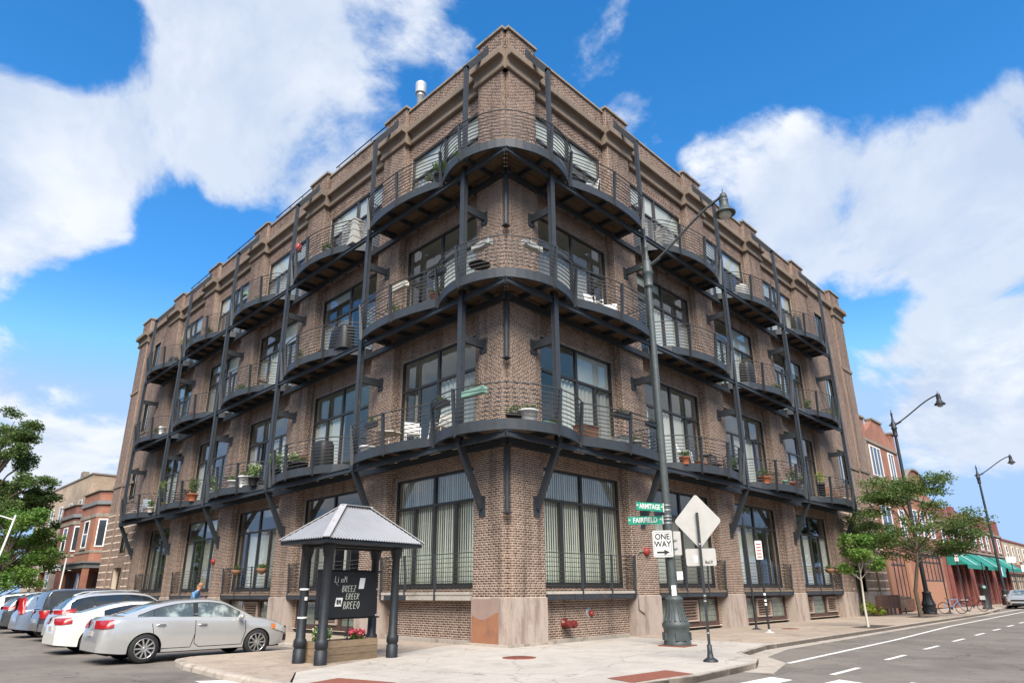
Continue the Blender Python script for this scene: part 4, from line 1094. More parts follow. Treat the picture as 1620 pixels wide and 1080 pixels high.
mb = MB(); mb.prism([(x*1,y) for x,y in [(-ov+.03,-ov+.03),(KL+ov-.03,-ov+.03),(KL+ov-.03,KW+ov-.03),(-ov+.03,KW+ov-.03)]], z0-.09, z0-.012); mb.build('eaves_board', M['cast'], K)
def slope(name, e0, e1, r0, r1, pitch=.085, amp=.02):
    """corrugated roof slope between an eaves edge and the ridge"""
    e0, e1, r0, r1 = map(Vector, (e0,e1,r0,r1)); ax = (e1-e0).normalized(); L = (e1-e0).length
    up = (r0-e0)-ax*((r0-e0).dot(ax)); nrm = ax.cross(up).normalized()
    if nrm.z < 0: nrm = -nrm
    h = up.length; ud = up/h; a0 = (r0-e0).dot(ax); a1 = (r1-e0).dot(ax); n = int(L/pitch*6); vs = []; fs = []
    for i in range(n+1):
        s = L*i/n; o = amp*math.cos(2*math.pi*s/pitch)+amp
        if s < a0: tmax = s/a0*h
        elif s > a1: tmax = (L-s)/max(1e-6,L-a1)*h
        else: tmax = h
        p = e0+ax*s+nrm*o; vs += [p-nrm*.004, p+ud*tmax-nrm*.004]
    for i in range(n): fs.append((2*i,2*i+2,2*i+3,2*i+1))
    mb = MB(); mb.add(vs, fs, 0, False); return mb.build(name, M['corrugated'], K)
e = [(*q,z0) for q in E]; r0 = (rx0,ry,z1); r1 = (rx1,ry,z1)
slope('roof_sheet', e[0], e[1], r0, r1); slope('roof_sheet', e[2], e[3], r1, r0); slope('roof_sheet', e[1], e[2], r1, r1); slope('roof_sheet', e[3], e[0], r0, r0)
for a, b in ((e[0],r0),(e[1],r1),(e[2],r1),(e[3],r0),(r0,r1)):
    mb = MB(); a = Vector(a)+Vector((0,0,.03)); b = Vector(b)+Vector((0,0,.045)); d = (b-a).normalized()
    mb.bar(a, b, .17, .018); mb.build('ridge_cap', M['ridge'], K)
# notice board hung between the columns
mb = MB(); bx0, bx1, by, bz0, bz1 = .42, KL-.28, KW*.55, .98, 2.06
mb.box(bx0,bx1,by-.05,by+.05,bz0,bz1); nb_ = mb.build('notice_board', mat('board_black', (0.012,0.013,0.015), 0.6, var=0.15), K)
mb = MB(); mb.box(bx0-.32,bx0-.02,by-.04,by+.04,bz0,bz1+.02); mb.build('side_panel', M['cast'], K)
mb = MB(); mb.tube([(.1,by,bz0-.02),(KL-.1,by,bz0-.02)],.02,6); mb.tube([(.1,by,bz1+.02),(KL-.1,by,bz1+.02)],.02,6); mb.tube([(1.1,by,0),(1.1,by,bz0)],.02,6); mb.build('board_rail', M['cast'], K)
def bm(x, z): return frame_m((x,by-.052,z), (1,0,0), (0,0,1))
for txt, x, z, h in (('LiaM',.56,1.80,.15),('-.',.60,1.72,.10),('BREEZ',.80,1.58,.145),('EREER',.93,1.40,.14),('BREEO',.87,1.18,.17)):
    scrawl(txt, h, M['chalk'], nb_, bm(x,z), .0065, .15)
mb = MB()
for (x,z,w,h_) in ((1.42,1.78,.17,.26),(.72,1.34,.20,.20)): mb.obox((x,by-.054,z),(w/2,0,0),(0,.002,0),(.02,0,h_/2))
pp = mb.build('poster', M['paper'], nb_)
scrawl('RM', .1, M['print'], nb_, frame_m((.66,by-.057,1.29),(1,0,0),(0,0,1)), .012, 0, 'poster_print')
mb = MB()
for x, y in ((0,KW),(KL,KW)):
    for z in (1.62,.98): mb.lathe([(.112,z),(.116,z+.01),(.116,z+.03),(.112,z+.04)], 14, (x,y,0))
mb.build('tape_band', M['paper'], K)
mb = MB(); mb.obox((-.02,KW-.112,1.43),(.04,0,0),(0,.003,0),(0,0,.04)); mb.build('sticker', M['paper'], K)
# timber planter under the board
P_ = thing('timber_planter', 'raised bed of weathered timbers on the ground inside the kiosk', 'planter', KC+ku*.18+kv*.28, ang)
pl, pw = 1.78, .62
for k in range(3):
    z = .005+.155*k; o = .0
    for (x0,x1,y0,y1) in ((0,pl,0,.09),(0,pl,pw-.09,pw),(0,.09,.092,pw-.092),(pl-.09,pl,.092,pw-.092)):
        mb = MB(); j = random.uniform(-.006,.006); mb.box(x0+j,x1+j,y0+j,y1+j,z,z+.148); mb.build('timber', M['greywood'], P_)
mb = MB(); mb.box(.092,pl-.092,.092,pw-.092,.02,.40); mb.build('soil', M['soil'], P_)

# ------------------------------------------------------------------ leaf helpers
def leaf_cloud(blobs, n, size, m, name, parent=None, loc=None, droop=.0, seed=1, shell=.55, kind=None):
    """n small leaf blades spread through ellipsoids (x,y,z,rx,ry,rz,weight)"""
    g = np.random.default_rng(abs(int(seed))+1); w = np.array([b[6] if len(b) > 6 else b[3]*b[4]*b[5] for b in blobs], float); w /= w.sum()
    idx = g.choice(len(blobs), n, p=w); bb = np.array([b[:6] for b in blobs], float)[idx]
    v = g.normal(size=(n,3)); v /= np.linalg.norm(v,axis=1)[:,None]; rad = (shell+(1-shell)*g.random(n))*np.where(g.random(n) < .25, g.random(n), 1)
    c = bb[:,:3]+v*bb[:,3:]*rad[:,None]
    a = g.normal(size=(n,3)); a[:,2] = a[:,2]*.5-droop; a /= np.linalg.norm(a,axis=1)[:,None]
    nn = g.normal(size=(n,3)); nn[:,2] += .7; b = np.cross(nn, a); b /= np.linalg.norm(b,axis=1)[:,None]+1e-9
    s = size*g.uniform(.6,1.35,n)[:,None]
    V = np.stack([c-a*s*.5, c+b*s*.28, c+a*s*.5, c-b*s*.28], 1)
    me = bpy.data.meshes.new(name); me.vertices.add(n*4); me.vertices.foreach_set('co', V.reshape(-1).astype(np.float32))
    me.loops.add(n*4); me.loops.foreach_set('vertex_index', np.arange(n*4, dtype=np.int32)); me.polygons.add(n); me.polygons.foreach_set('loop_start', np.arange(0,n*4,4,dtype=np.int32))
    me.update(calc_edges=True); me.validate(); me.materials.append(m)
    o = link(name, me, parent, loc)
    if kind: o['kind'] = kind
    return o
def tree(label, loc, h, spread, trunk_r, n, leaf, m, seed, clear=.35, nb=16, cat='tree', flat=.75, barkm=None, lean=(0,0), cl=(.16,.30)):
    n = int(n*1.25); rs = random.Random(seed); t = thing('tree', label, cat, loc)
    blobs = []; tops = []
    mb = MB(); top = Vector((lean[0],lean[1],h*.72)); base = Vector((0,0,-.05))
    tr = [base, Vector((rs.uniform(-.08,.08),rs.uniform(-.08,.08),h*clear*.5)), Vector((lean[0]*.4,lean[1]*.4,h*clear)), top]
    mb.tube(tr, [trunk_r*1.25,trunk_r,trunk_r*.8,trunk_r*.25], 9); mb.build('trunk', barkm or M['bark'], t)
    for k in range(nb):
        a = k*2.4+rs.uniform(-.4,.4); el = rs.uniform(.0,1.0); zz = h*(clear+(1-clear)*(.12+.8*el)); rr = spread*(1-.75*abs(el-.35)**1.3)*rs.uniform(.55,1.0)
        e = Vector((math.cos(a)*rr+lean[0]*el, math.sin(a)*rr+lean[1]*el, zz))
        s = tr[2].lerp(top, el*.75)
        mid = s.lerp(e,.5)+Vector((rs.uniform(-.2,.2),rs.uniform(-.2,.2),.05*h*rs.random()))
        mb = MB(); mb.tube([s,mid,e],[trunk_r*.38,trunk_r*.22,trunk_r*.08],6); mb.build('limb', barkm or M['bark'], t)
        for j in range(4):
            p = mid.lerp(e, rs.uniform(.3,1.15)); q = spread*rs.uniform(*cl)
            blobs.append((p.x+rs.uniform(-.5,.5)*q*2,p.y+rs.uniform(-.5,.5)*q*2,p.z+rs.uniform(-.3,.6)*q,q*rs.uniform(.8,1.4),q*rs.uniform(.8,1.4),q*flat*rs.uniform(.6,1.0)))
    leaf_cloud(blobs, n, leaf, m, 'crown', t, None, .15, seed, .35)
    return t

# ------------------------------------------------------------------ neighbours on the left street
def brick_far(name, c, c2, m=(.45,.38,.32)):
    """walls too far away to tell one brick from the next: courses and soot only"""
    mm = bpy.data.materials.new(name); mm.use_nodes = True; t = NT(mm.node_tree); b = t.n['Principled BSDF']
    tc = t.add('ShaderNodeNewGeometry'); sp_ = t.add('ShaderNodeSeparateXYZ', ins={0: tc.outputs['Position']})
    uv = t.add('ShaderNodeCombineXYZ', ins={0: t.math('ADD', sp_.outputs[0], sp_.outputs[1]), 1: sp_.outputs[2]})
    br = t.add('ShaderNodeTexBrick', ins={'Vector': uv.outputs[0], 'Color1': (*c,1), 'Color2': (*c2,1), 'Mortar': (*m,1), 'Scale': 1.0, 'Mortar Size': .012, 'Brick Width': .23, 'Row Height': .08})
    n = t.noise(tc.outputs['Position'], .6, 6, .65); k = t.mapr(n, .3, .7, .7, 1.2)
    o = t.add('ShaderNodeVectorMath', operation='SCALE', ins={0: br.outputs[0], 'Scale': k}); t.l.new(o.outputs[0], b.inputs['Base Color']); b.inputs['Roughness'].default_value = .9
    return mm
M['redbrick'] = brick_far('old_red_brick', (.125,.04,.03), (.17,.058,.042), (.17,.09,.07))
M['orangebrick'] = brick_far('orange_brick', (.245,.088,.052), (.30,.115,.068), (.29,.16,.11))
M['tanbrick'] = brick_far('common_tan_brick', (.31,.215,.14), (.39,.28,.19), (.42,.35,.27))
M['maroonbrick'] = brick_far('maroon_brick', (.17,.04,.032), (.21,.055,.042), (.22,.1,.08))
M['stucco'] = mat('orange_render', (.33,.165,.10), .9, var=.08, vscale=1)
M['slate'] = mat('grey_cornice_metal', (.16,.165,.165), .7, var=.1)
def win_part(par, side, u, d, z0, w, h, name='window', fm=None, bars=1, sill=True):
    fm = fm or M['white']
    mb = MB(); b = .09
    mb.box(u-w/2,u+w/2,d-.1,d+.04,z0+h-b,z0+h); mb.box(u-w/2,u+w/2,d-.1,d+.04,z0,z0+b); mb.box(u-w/2,u-w/2+b,d-.099,d+.039,z0+b,z0+h-b); mb.box(u+w/2-b,u+w/2,d-.099,d+.039,z0+b,z0+h-b)
    mb.box(u-w/2+b,u+w/2-b,d-.09,d+.03,z0+h*.5-.04,z0+h*.5+.04) if bars == 1 else [mb.box(u-w/2+w*j/bars-.04,u-w/2+w*j/bars+.04,d-.09,d+.03,z0+b,z0+h-b) for j in range(1,bars)]
    o = sbuild(mb, name, fm, side, par)
    mb = MB(); mb.box(u-w/2+b*.5,u+w/2-b*.5,d-.06,d+.005,z0+b*.5,z0+h-b*.5); sbuild(mb, 'pane', mat_once('farpane', lambda: mat('far_glass', (.035,.042,.048), .08, var=.3, vscale=.8, spec=.8)), side, o)
    if sill: mb = MB(); mb.box(u-w/2-.12,u+w/2+.12,d-.05,d+.12,z0-.16,z0-.002); sbuild(mb, 'sill', M['coping'], side, o)
    return o
def row_house(label, u0, u1, d0, top, m, bay, porch, mcorn, seed):
    h = thing('brick_house', label, 'house')
    mb = MB(); mb.box(u0,u1,d0-14,d0,-.1,top); sbuild(mb, 'wall', m, 'L', h)
    b0, b1, bd = bay
    pts = [(b0,d0-.02),(b0,d0+.35),(b0+.8,d0+bd),(b1-.8,d0+bd),(b1,d0+.35),(b1,d0-.02)]
    mb = MB(); mb.prism(pts, 3.4, top-.7); sbuild(mb, 'bay_front', m, 'L', h)
    big = [(u+(-.12 if i < 3 else .12), d+(.14 if 0 < i < 5 else 0)) for i,(u,d) in enumerate(pts)]
    mb = MB(); mb.prism(big, top-.85, top-.55); sbuild(mb, 'cornice', mcorn, 'L', h)
    mb = MB(); mb.prism(pts, top-.549, top+.25); sbuild(mb, 'parapet', m, 'L', h)
    mb = MB(); mb.prism(big, top+.251, top+.35); sbuild(mb, 'coping', M['coping'], 'L', h)
    mb = MB(); mb.prism([(u,d+.05 if 0 < i < 5 else d) for i,(u,d) in enumerate(pts)], 7.55, 7.85); mb.prism([(u,d+.05 if 0 < i < 5 else d) for i,(u,d) in enumerate(pts)], 4.75, 4.95); sbuild(mb, 'stone_band', M['coping'], 'L', h)
    win_part(h, 'L', (b0+b1)/2, d0+bd, 5.2, 1.5, 2.2)
    for (ua, da, ub, db) in ((b0,d0+.35,b0+.8,d0+bd),(b1-.8,d0+bd,b1,d0+.35)):
        cu, cdp = (ua+ub)/2, (da+db)/2; mb = MB(); dv = Vector((ub-ua,db-da)).normalized(); nn = Vector((-dv.y,dv.x)); nn = nn if nn.y > 0 else -nn
        mb.obox((cu+nn.x*.01,cdp+nn.y*.01,6.3),(dv.x*.36,dv.y*.36,0),(nn.x*.04,nn.y*.04,0),(0,0,1.1)); o = sbuild(mb, 'window', M['white'], 'L', h)
        mb = MB(); mb.obox((cu+nn.x*.03,cdp+nn.y*.03,6.3),(dv.x*.27,dv.y*.27,0),(nn.x*.035,nn.y*.035,0),(0,0,1.0)); sbuild(mb, 'pane', _mo['farpane'], 'L', o)
    # porch
    p0, p1, pd = porch
    mb = MB(); mb.box(p0,p1,d0,d0+pd,3.55,3.9); mb.box(p0-.15,p1+.15,d0,d0+pd+.15,3.9,4.02); sbuild(mb, 'porch_roof', M['slate'] if seed == 1 else M['white'], 'L', h)
    for u in (p0+.25,p1-.25):
        mb = MB(); mb.box(u-.2,u+.2,d0+pd-.45,d0+pd-.05,1.2,3.549); sbuild(mb, 'porch_pillar', m, 'L', h)
    mb = MB(); mb.box(p0,p1,d0,d0+pd,0,1.1); mb.box(p0,p1,d0+pd-.25,d0+pd,1.1,1.9); sbuild(mb, 'porch_base', M['redbrick'], 'L', h)
    mb = MB()
    for k in range(5): mb.box(p0+.6,p0+1.9,d0+pd+.0+.3*k,d0+pd+.3+.3*k,0,.9-.18*k)
    sbuild(mb, 'steps', M['kerb'], 'L', h)
    mb = MB(); mb.box((p0+p1)/2-.2,(p0+p1)/2+.8,d0-.05,d0+.03,1.1,3.3); sbuild(mb, 'door', M['darkwood'], 'L', h)
    win_part(h, 'L', p0+1.0, d0+.03, 1.9, 1.0, 1.5)
    return h
row_house('orange brick house with a bay front and grey porch roof beside the loft building', 45.2, 52.9, -1.2, 9.4, M['orangebrick'], (46.3,52.6,1.3), (45.6,52.7,1.9), M['slate'], 1)
row_house('dark red brick house with a white porch roof, left of the orange house', 53.2, 61.2, -1.2, 9.0, M['redbrick'], (54.3,60.6,1.1), (54.0,61.0,1.9), M['slate'], 2)
t = thing('apartment_block', 'tall plain tan brick block rising behind the two brick houses', 'building')
mb = MB(); mb.box(62.0,86.0,-22,-2.4,-.1,13.2); sbuild(mb, 'wall', M['tanbrick'], 'L', t)
mb = MB(); mb.box(61.9,86.1,-22.1,-2.3,13.201,13.35); mb.box(66,67,-2.9,-2.35,13.35,14.0); sbuild(mb, 'coping', M['coping'], 'L', t)
for z in (2.2,5.6,9.0):
    for u in (65,69,73,77,81): win_part(t, 'L', u, -2.4, z, 1.3, 1.9)
mb = MB()
for x in (5,9,14): mb.box(61.95,62.01,-x-.6,-x+.6,0,0.001)
# a tall black chain link strip and white pipe near the porch
t = thing('drain_pipe', 'thin white pole leaning before the red house porch', 'pole', (-1.6,47.5,0)); mb = MB(); mb.tube([(0,0,0),(.1,0,4.3)],.06,8); mb.build('pipe', M['white'], t)
mb = MB(); mb.lathe([(.10,0),(.10,.12),(.06,.16)],8); mb.build('foot', M['white'], t)

# ------------------------------------------------------------------ shops down the right hand street
def shopfront(par, u0, u1, z0, z1, d, fm, n=4, name='shop_window', stall=.0):
    mb = MB(); b = .1
    mb.box(u0,u1,d-.2,d+.03,z1-b,z1); mb.box(u0,u1,d-.2,d+.03,z0,z0+b)
    for k in range(n+1): u = u0+(u1-u0)*k/n; mb.box(max(u0,u-b/2),min(u1,u+b/2),d-.199,d+.029,z0+b,z1-b)
    mb.box(u0,u1,d-.15,d+.02,z1-(z1-z0)*.25-.04,z1-(z1-z0)*.25+.04)
    o = sbuild(mb, name, fm, 'R', par)
    mb = MB(); mb.box(u0+.03,u1-.03,d-.12,d-.1,z0+.03,z1-.03); sbuild(mb, 'pane', _mo['farpane'], 'R', o)
    return o
# first: orange brick two storey front with a stepped parapet
t = thing('shop_building', 'orange brick two storey building with stepped parapet next to the loft building', 'building')
S0, S1 = 36.95, 45.3
mb = MB(); mb.box(S0,S1,-12,0,-.1,12.7); mb.box(S0,S0+.9,-.5,.001,12.7,13.7); mb.box(S1-.9,S1,-.5,.001,12.7,13.6); mb.add([(S0+.9,.0,12.7),(S1-.9,.0,12.7),(S1-2.3,.0,13.4),(S0+5.2,.0,14.0),(S0+3.0,.0,14.0),(S0+2.2,.0,13.4),(S0+.9,-.4,12.7),(S1-.9,-.4,12.7),(S1-2.3,-.4,13.4),(S0+5.2,-.4,14.0),(S0+3.0,-.4,14.0),(S0+2.2,-.4,13.4)],[(0,1,2,3,4,5),(11,10,9,8,7,6)]+[(i,6+i,6+(i+1)%6,(i+1)%6) for i in range(6)])
sbuild(mb, 'wall', M['orangebrick'], 'R', t)
mb = MB(); mb.box(S0-.05,S0+.95,-.55,.12,13.7,13.85); mb.box(S1-.95,S1+.05,-.55,.12,13.6,13.75); mb.box(S0+2.9,S0+5.3,-.5,.1,14.0,14.15); sbuild(mb, 'coping', M['coping'], 'R', t)
mb = MB(); mb.box(S0,S1,.001,.1,12.0,12.2); mb.box(S0,S1,.001,.1,8.9,9.2); mb.box(S0,S1,.001,.1,8.2,8.4); mb.box(S0,S0+.5,.001,.08,9.2,12.0); sbuild(mb, 'stone_band', M['coping'], 'R', t)
win_part(t, 'R', 39.3, .03, 9.5, 2.5, 2.3, bars=3); win_part(t, 'R', 43.2, .03, 9.5, 1.4, 2.3, bars=2); win_part(t, 'R', 39.3, .03, 5.2, 2.4, 2.2, bars=2); win_part(t, 'R', 43.2, .03, 5.2, 1.4, 2.2, bars=2)
shopfront(t, 37.9, 41.6, .9, 4.0, .02, M['frame'], 4)
mb = MB(); mb.box(37.9,41.6,.03,.2,.1,.88); sbuild(mb, 'stall_board', M['darkwood'], 'R', t)
for u in (37.3,42.2,44.6): mb = MB(); mb.box(u-.4,u+.4,.001,.18,-.05,4.3); sbuild(mb, 'shop_pier', M['stucco'], 'R', t)
# second: curved gable, orange render
t = thing('shop_building', 'salmon coloured low building with a curved gable, behind the second lamp', 'building')
S0, S1 = 45.35, 53.2
gab = [(S0,9.3)]+[(S0+.9,9.3),(S0+.95,9.9)]+[(S0+3.9-2.6*math.cos(a*math.pi/10),9.9+1.3*math.sin(a*math.pi/10)) for a in range(11)]+[(S1-1.0,9.9),(S1-.95,9.3),(S1,9.3),(S1,-.1),(S0,-.1)]
mb = MB(); k = len(gab); mb.add([(u,.0,z) for u,z in gab]+[(u,-.5,z) for u,z in gab],[tuple(range(k)),tuple(range(2*k-1,k-1,-1))]+[(i,k+i,k+(i+1)%k,(i+1)%k) for i in range(k)]); mb.box(S0,S1,-12,-.51,-.1,9.0); sbuild(mb, 'wall', M['orangebrick'], 'R', t)
mb = MB()
for a, b in zip(gab[2:-5], gab[3:-4]): mb.bar((a[0],-.2,a[1]+.06),(b[0],-.2,b[1]+.06),.7,.14)
sbuild(mb, 'coping', M['coping'], 'R', t)
mb = MB(); mb.box(S0,S1,.001,.12,8.6,8.8); mb.box(S0,S1,.001,.1,4.2,4.5); sbuild(mb, 'stone_band', M['coping'], 'R', t)
for u in (47,49.3,51.6): win_part(t, 'R', u, .03, 5.6, 1.2, 2.1)
mb = MB(); mb.box(46.4,52.2,.001,.1,.1,2.1); sbuild(mb, 'render_panel', M['stucco'], 'R', t)
shopfront(t, 46.4, 52.2, 2.1, 4.1, .02, M['frame'], 5)
# third: maroon shop row with green awnings and crenellated parapet
t = thing('shop_building', 'maroon shop row with green awnings and a notched brick parapet', 'building')
S0, S1 = 53.3, 83.0
mb = MB(); mb.box(S0,S1,-12,0,-.1,8.0)
for k in range(9): u = S0+.2+3.5*k; mb.box(u,u+1.4,-.4,.001,8.0,8.75 if k % 2 else 9.1)
sbuild(mb, 'wall', M['maroonbrick'], 'R', t)
mb = MB(); mb.box(S0,S1,.001,.14,7.2,7.4); mb.box(S0,S1,.001,.12,4.9,5.1); sbuild(mb, 'stone_band', M['coping'], 'R', t)
for k in range(9): win_part(t, 'R', S0+2.0+3.2*k, .03, 5.4, 1.2, 1.6)
M['awn'] = mat('green_canvas', (.012,.17,.13), .7, var=.12, vscale=1.5)
for k, (u0, u1) in enumerate(((54.5,61.5),(63.0,72.0),(73.5,82.0))):
    mb = MB(); mb.add([(u0,.05,4.75),(u1,.05,4.75),(u1,1.5,3.55),(u0,1.5,3.55),(u1,1.5,3.2),(u0,1.5,3.2),(u0,.05,3.5),(u1,.05,3.5)],[(0,1,2,3),(3,2,4,5),(0,3,6),(1,7,2)]); a = sbuild(mb, 'awning', M['awn'], 'R', t)
    mb = MB(); u = (u0+u1)/2+.4; mb.add([(u-.15,.06,4.765),(u+.15,.06,4.765),(u+.15,1.51,3.565),(u-.15,1.51,3.565)],[(0,1,2,3)]); sbuild(mb, 'white_stripe', M['white'], 'R', a)
    shopfront(t, u0+.3, u1-.3, .5, 3.4, .02, M['maroon'], 5)
    for q in range(4): mb = MB(); uu = u0+(u1-u0)*q/3; mb.box(uu-.25,uu+.25,.04,.25,-.05,3.5); sbuild(mb, 'shop_pier', M['maroonbrick'], 'R', t)
mb = MB(); mb.box(66.2,68.8,1.8,1.9,2.6,3.6); hs_ = sbuild(mb, 'hanging_sign', mat('teal_sign', (.03,.25,.24), .5, var=.1), 'R', t)
mb = MB(); mb.box(66.4,67.2,1.901,1.91,2.7,3.5); sbuild(mb, 'sign_panel', M['white'], 'R', hs_)
# fourth: pale low building at the far end
t = thing('shop_building', 'low pale tan shop at the far end of the street beyond the maroon row', 'building')
mb = MB(); mb.box(83.2,104,-12,0,-.1,7.0); sbuild(mb, 'wall', M['tanbrick'], 'R', t)
mb = MB(); mb.box(83.1,104.1,-.5,.12,7.0,7.2); mb.box(83.2,104,.001,.3,3.2,4.3); sbuild(mb, 'stone_band', M['maroonbrick'], 'R', t)
for k in range(5): win_part(t, 'R', 85.5+4*k, .03, 4.8, 1.3, 1.7); shopfront(t, 84+4*k, 87.2+4*k, .4, 3.0, .02, M['frame'], 2)
# timber fence, planter box at the shop
t = thing('timber_screen', 'dark brown slatted timber screen before the first shop window', 'screen', (30.6,-1.0,0))
for k in range(7): mb = MB(); mb.box(0,4.4,-.03,.03,.40+.115*k,.505+.115*k); mb.build('board', M['darkwood'], t)
for x in (.05,1.4,1.9,2.6,3.4,4.3): mb = MB(); mb.box(x-.05,x+.05,.031,.1,0,1.15); mb.build('post', M['darkwood'], t)
t = thing('timber_screen', 'short weathered timber screen right of the dark slatted one', 'screen', (35.15,-1.0,0))
for k in range(6): mb = MB(); mb.box(0,1.2,-.03,.03,.35+.13*k,.47+.13*k); mb.build('board', M['greywood'], t)
for x in (.05,1.15): mb = MB(); mb.box(x-.05,x+.05,.031,.1,0,1.1); mb.build('post', M['darkwood'], t)
t = thing('green_bush', 'small bright lime green bush at the foot of the wall by the street door', 'bush', (30.2,-.55,0)); leaf_cloud([(0,0,.5,.45,.4,.35),(.6,-.2,.35,.5,.4,.3),(1.1,-.3,.25,.4,.35,.22)], 900, .13, M['lime'], 'foliage', t, None, .1, 5); 
mb = MB(); mb.tube([(0,0,0),(.1,0,.5)],.03,5); mb.tube([(0,0,0),(.7,-.2,.4)],.02,5); mb.build('stem', M['bark'], t)
mb = MB()
# trees
tree('young street tree with a thin white trunk and a small bushy bright green crown', (17.6,-4.35,0), 4.1, .75, .045, 4200, .13, M['leafbright'], 11, .42, 9, flat=1.0, barkm=mat('pale_bark', (.5,.46,.38), .8), lean=(-.1,-.1), cl=(.28,.45))
tree('feathery street tree with a dark trunk beside the second lamp', (31.0,-3.1,0), 8.0, 4.3, .11, 24000, .14, M['leaf'], 23, .36, 26, flat=.55, lean=(.6,-.6), cl=(.13,.24))
tree('tall loose green tree at the left edge, its branches against the sky', (-5.9,62,0), 18.5, 5.8, .3, 40000, .24, M['leaf'], 31, .25, 46, flat=.95, cl=(.09,.17))
tree('round bright green tree lower at the left edge in front of the tall tree', (-5.3,48,0), 8.4, 4.0, .14, 22000, .20, M['leafbright'], 45, .12, 40, flat=.9, cl=(.11,.2))
tree('middling green tree between the bright tree and the dark red house', (-3.4,62.5,0), 12.5, 4.2, .2, 22000, .26, M['leaf'], 52, .2, 34, flat=.95, cl=(.10,.19))
tree('far green tree at the end of the right hand street beyond the shops', (118,-6,0), 13, 7, .3, 6000, .5, M['leaf'], 61, .15, 18, cl=(.2,.3))
tree('dark far tree at the right edge of the street in front of the pale one', (128,-14,0), 10, 6, .3, 5000, .5, M['leafdark'], 62, .15, 16, cl=(.2,.3))
t = thing('street_pole', 'thin white lamp post leaning at the left edge before the bright green tree', 'pole', (-7.3,36.5,0)); mb = MB(); mb.tube([(-.6,0,0),(.1,0,4.5),(.35,0,6.3)],.06,8); mb.build('pole', M['white'], t); mb = MB(); mb.tube([(.3,0,6.0),(-.4,0,6.2),(-1.2,0,6.1)],.045,8); mb.build('arm', M['white'], t)
# the other sides of the two streets: they stand across the crossing and show in the window glass
for lab, (x0,x1,y0,y1), hh, m, fx in (('red brick corner building across the crossing seen in the window glass', (-40,-22,-45,-24), 9, 'redbrick', 0), ('tan brick row on the far side of the right hand street', (4,60,-40,-25), 9.5, 'tanbrick', 1), ('red brick row on the far side of the left side street', (-40,-24,2,70), 9, 'redbrick', 2)):
    t = thing('street_row', lab, 'building'); mb = MB(); mb.box(x0,x1,y0,y1,-.1,hh); mb.build('wall', M[m], t)
    mb = MB(); mb.box(x0-.1,x1+.1,y0-.1,y1+.1,hh+.001,hh+.3); mb.build('coping', M['coping'], t)
    if fx:
        n = int(((x1-x0) if fx == 1 else (y1-y0))/4)
        for k in range(n):
            for z in (1.2,5.6):
                c = (x0 if fx == 1 else y0)+2+4*k
                mb = MB()
                if fx == 1: mb.box(c-.7,c+.7,y1-.05,y1+.06,z,z+2.2)
                else: mb.box(x1-.05,x1+.06,c-.7,c+.7,z,z+2.2)
                w_ = mb.build('window', M['white'], t); mb = MB()
                if fx == 1: mb.box(c-.58,c+.58,y1+.061,y1+.075,z+.12,z+2.08)
                else: mb.box(x1+.061,x1+.075,c-.58,c+.58,z+.12,z+2.08)
                mb.build('pane', _mo['farpane'], w_)

# ------------------------------------------------------------------ vehicles
def itp(pts):
    xs = [p[0] for p in pts]; ys = [p[1] for p in pts]
    return lambda x: float(np.interp(x, xs, ys))
def smooth_itp(pts):
    """monotone cubic through the points"""
    xs = np.array([p[0] for p in pts], float); ys = np.array([p[1] for p in pts], float); h = np.diff(xs); d = np.diff(ys)/h; m = np.zeros(len(xs))
    m[0] = d[0]; m[-1] = d[-1]
    for i in range(1, len(xs)-1): m[i] = 0 if d[i-1]*d[i] <= 0 else 2*d[i-1]*d[i]/(d[i-1]+d[i])
    def f(x):
        x = min(max(x, xs[0]), xs[-1]); i = min(len(h)-1, max(0, int(np.searchsorted(xs, x)-1))); t = (x-xs[i])/h[i]
        return float((2*t**3-3*t*t+1)*ys[i]+(t**3-2*t*t+t)*h[i]*m[i]+(-2*t**3+3*t*t)*ys[i+1]+(t**3-t*t)*h[i]*m[i+1])
    return f
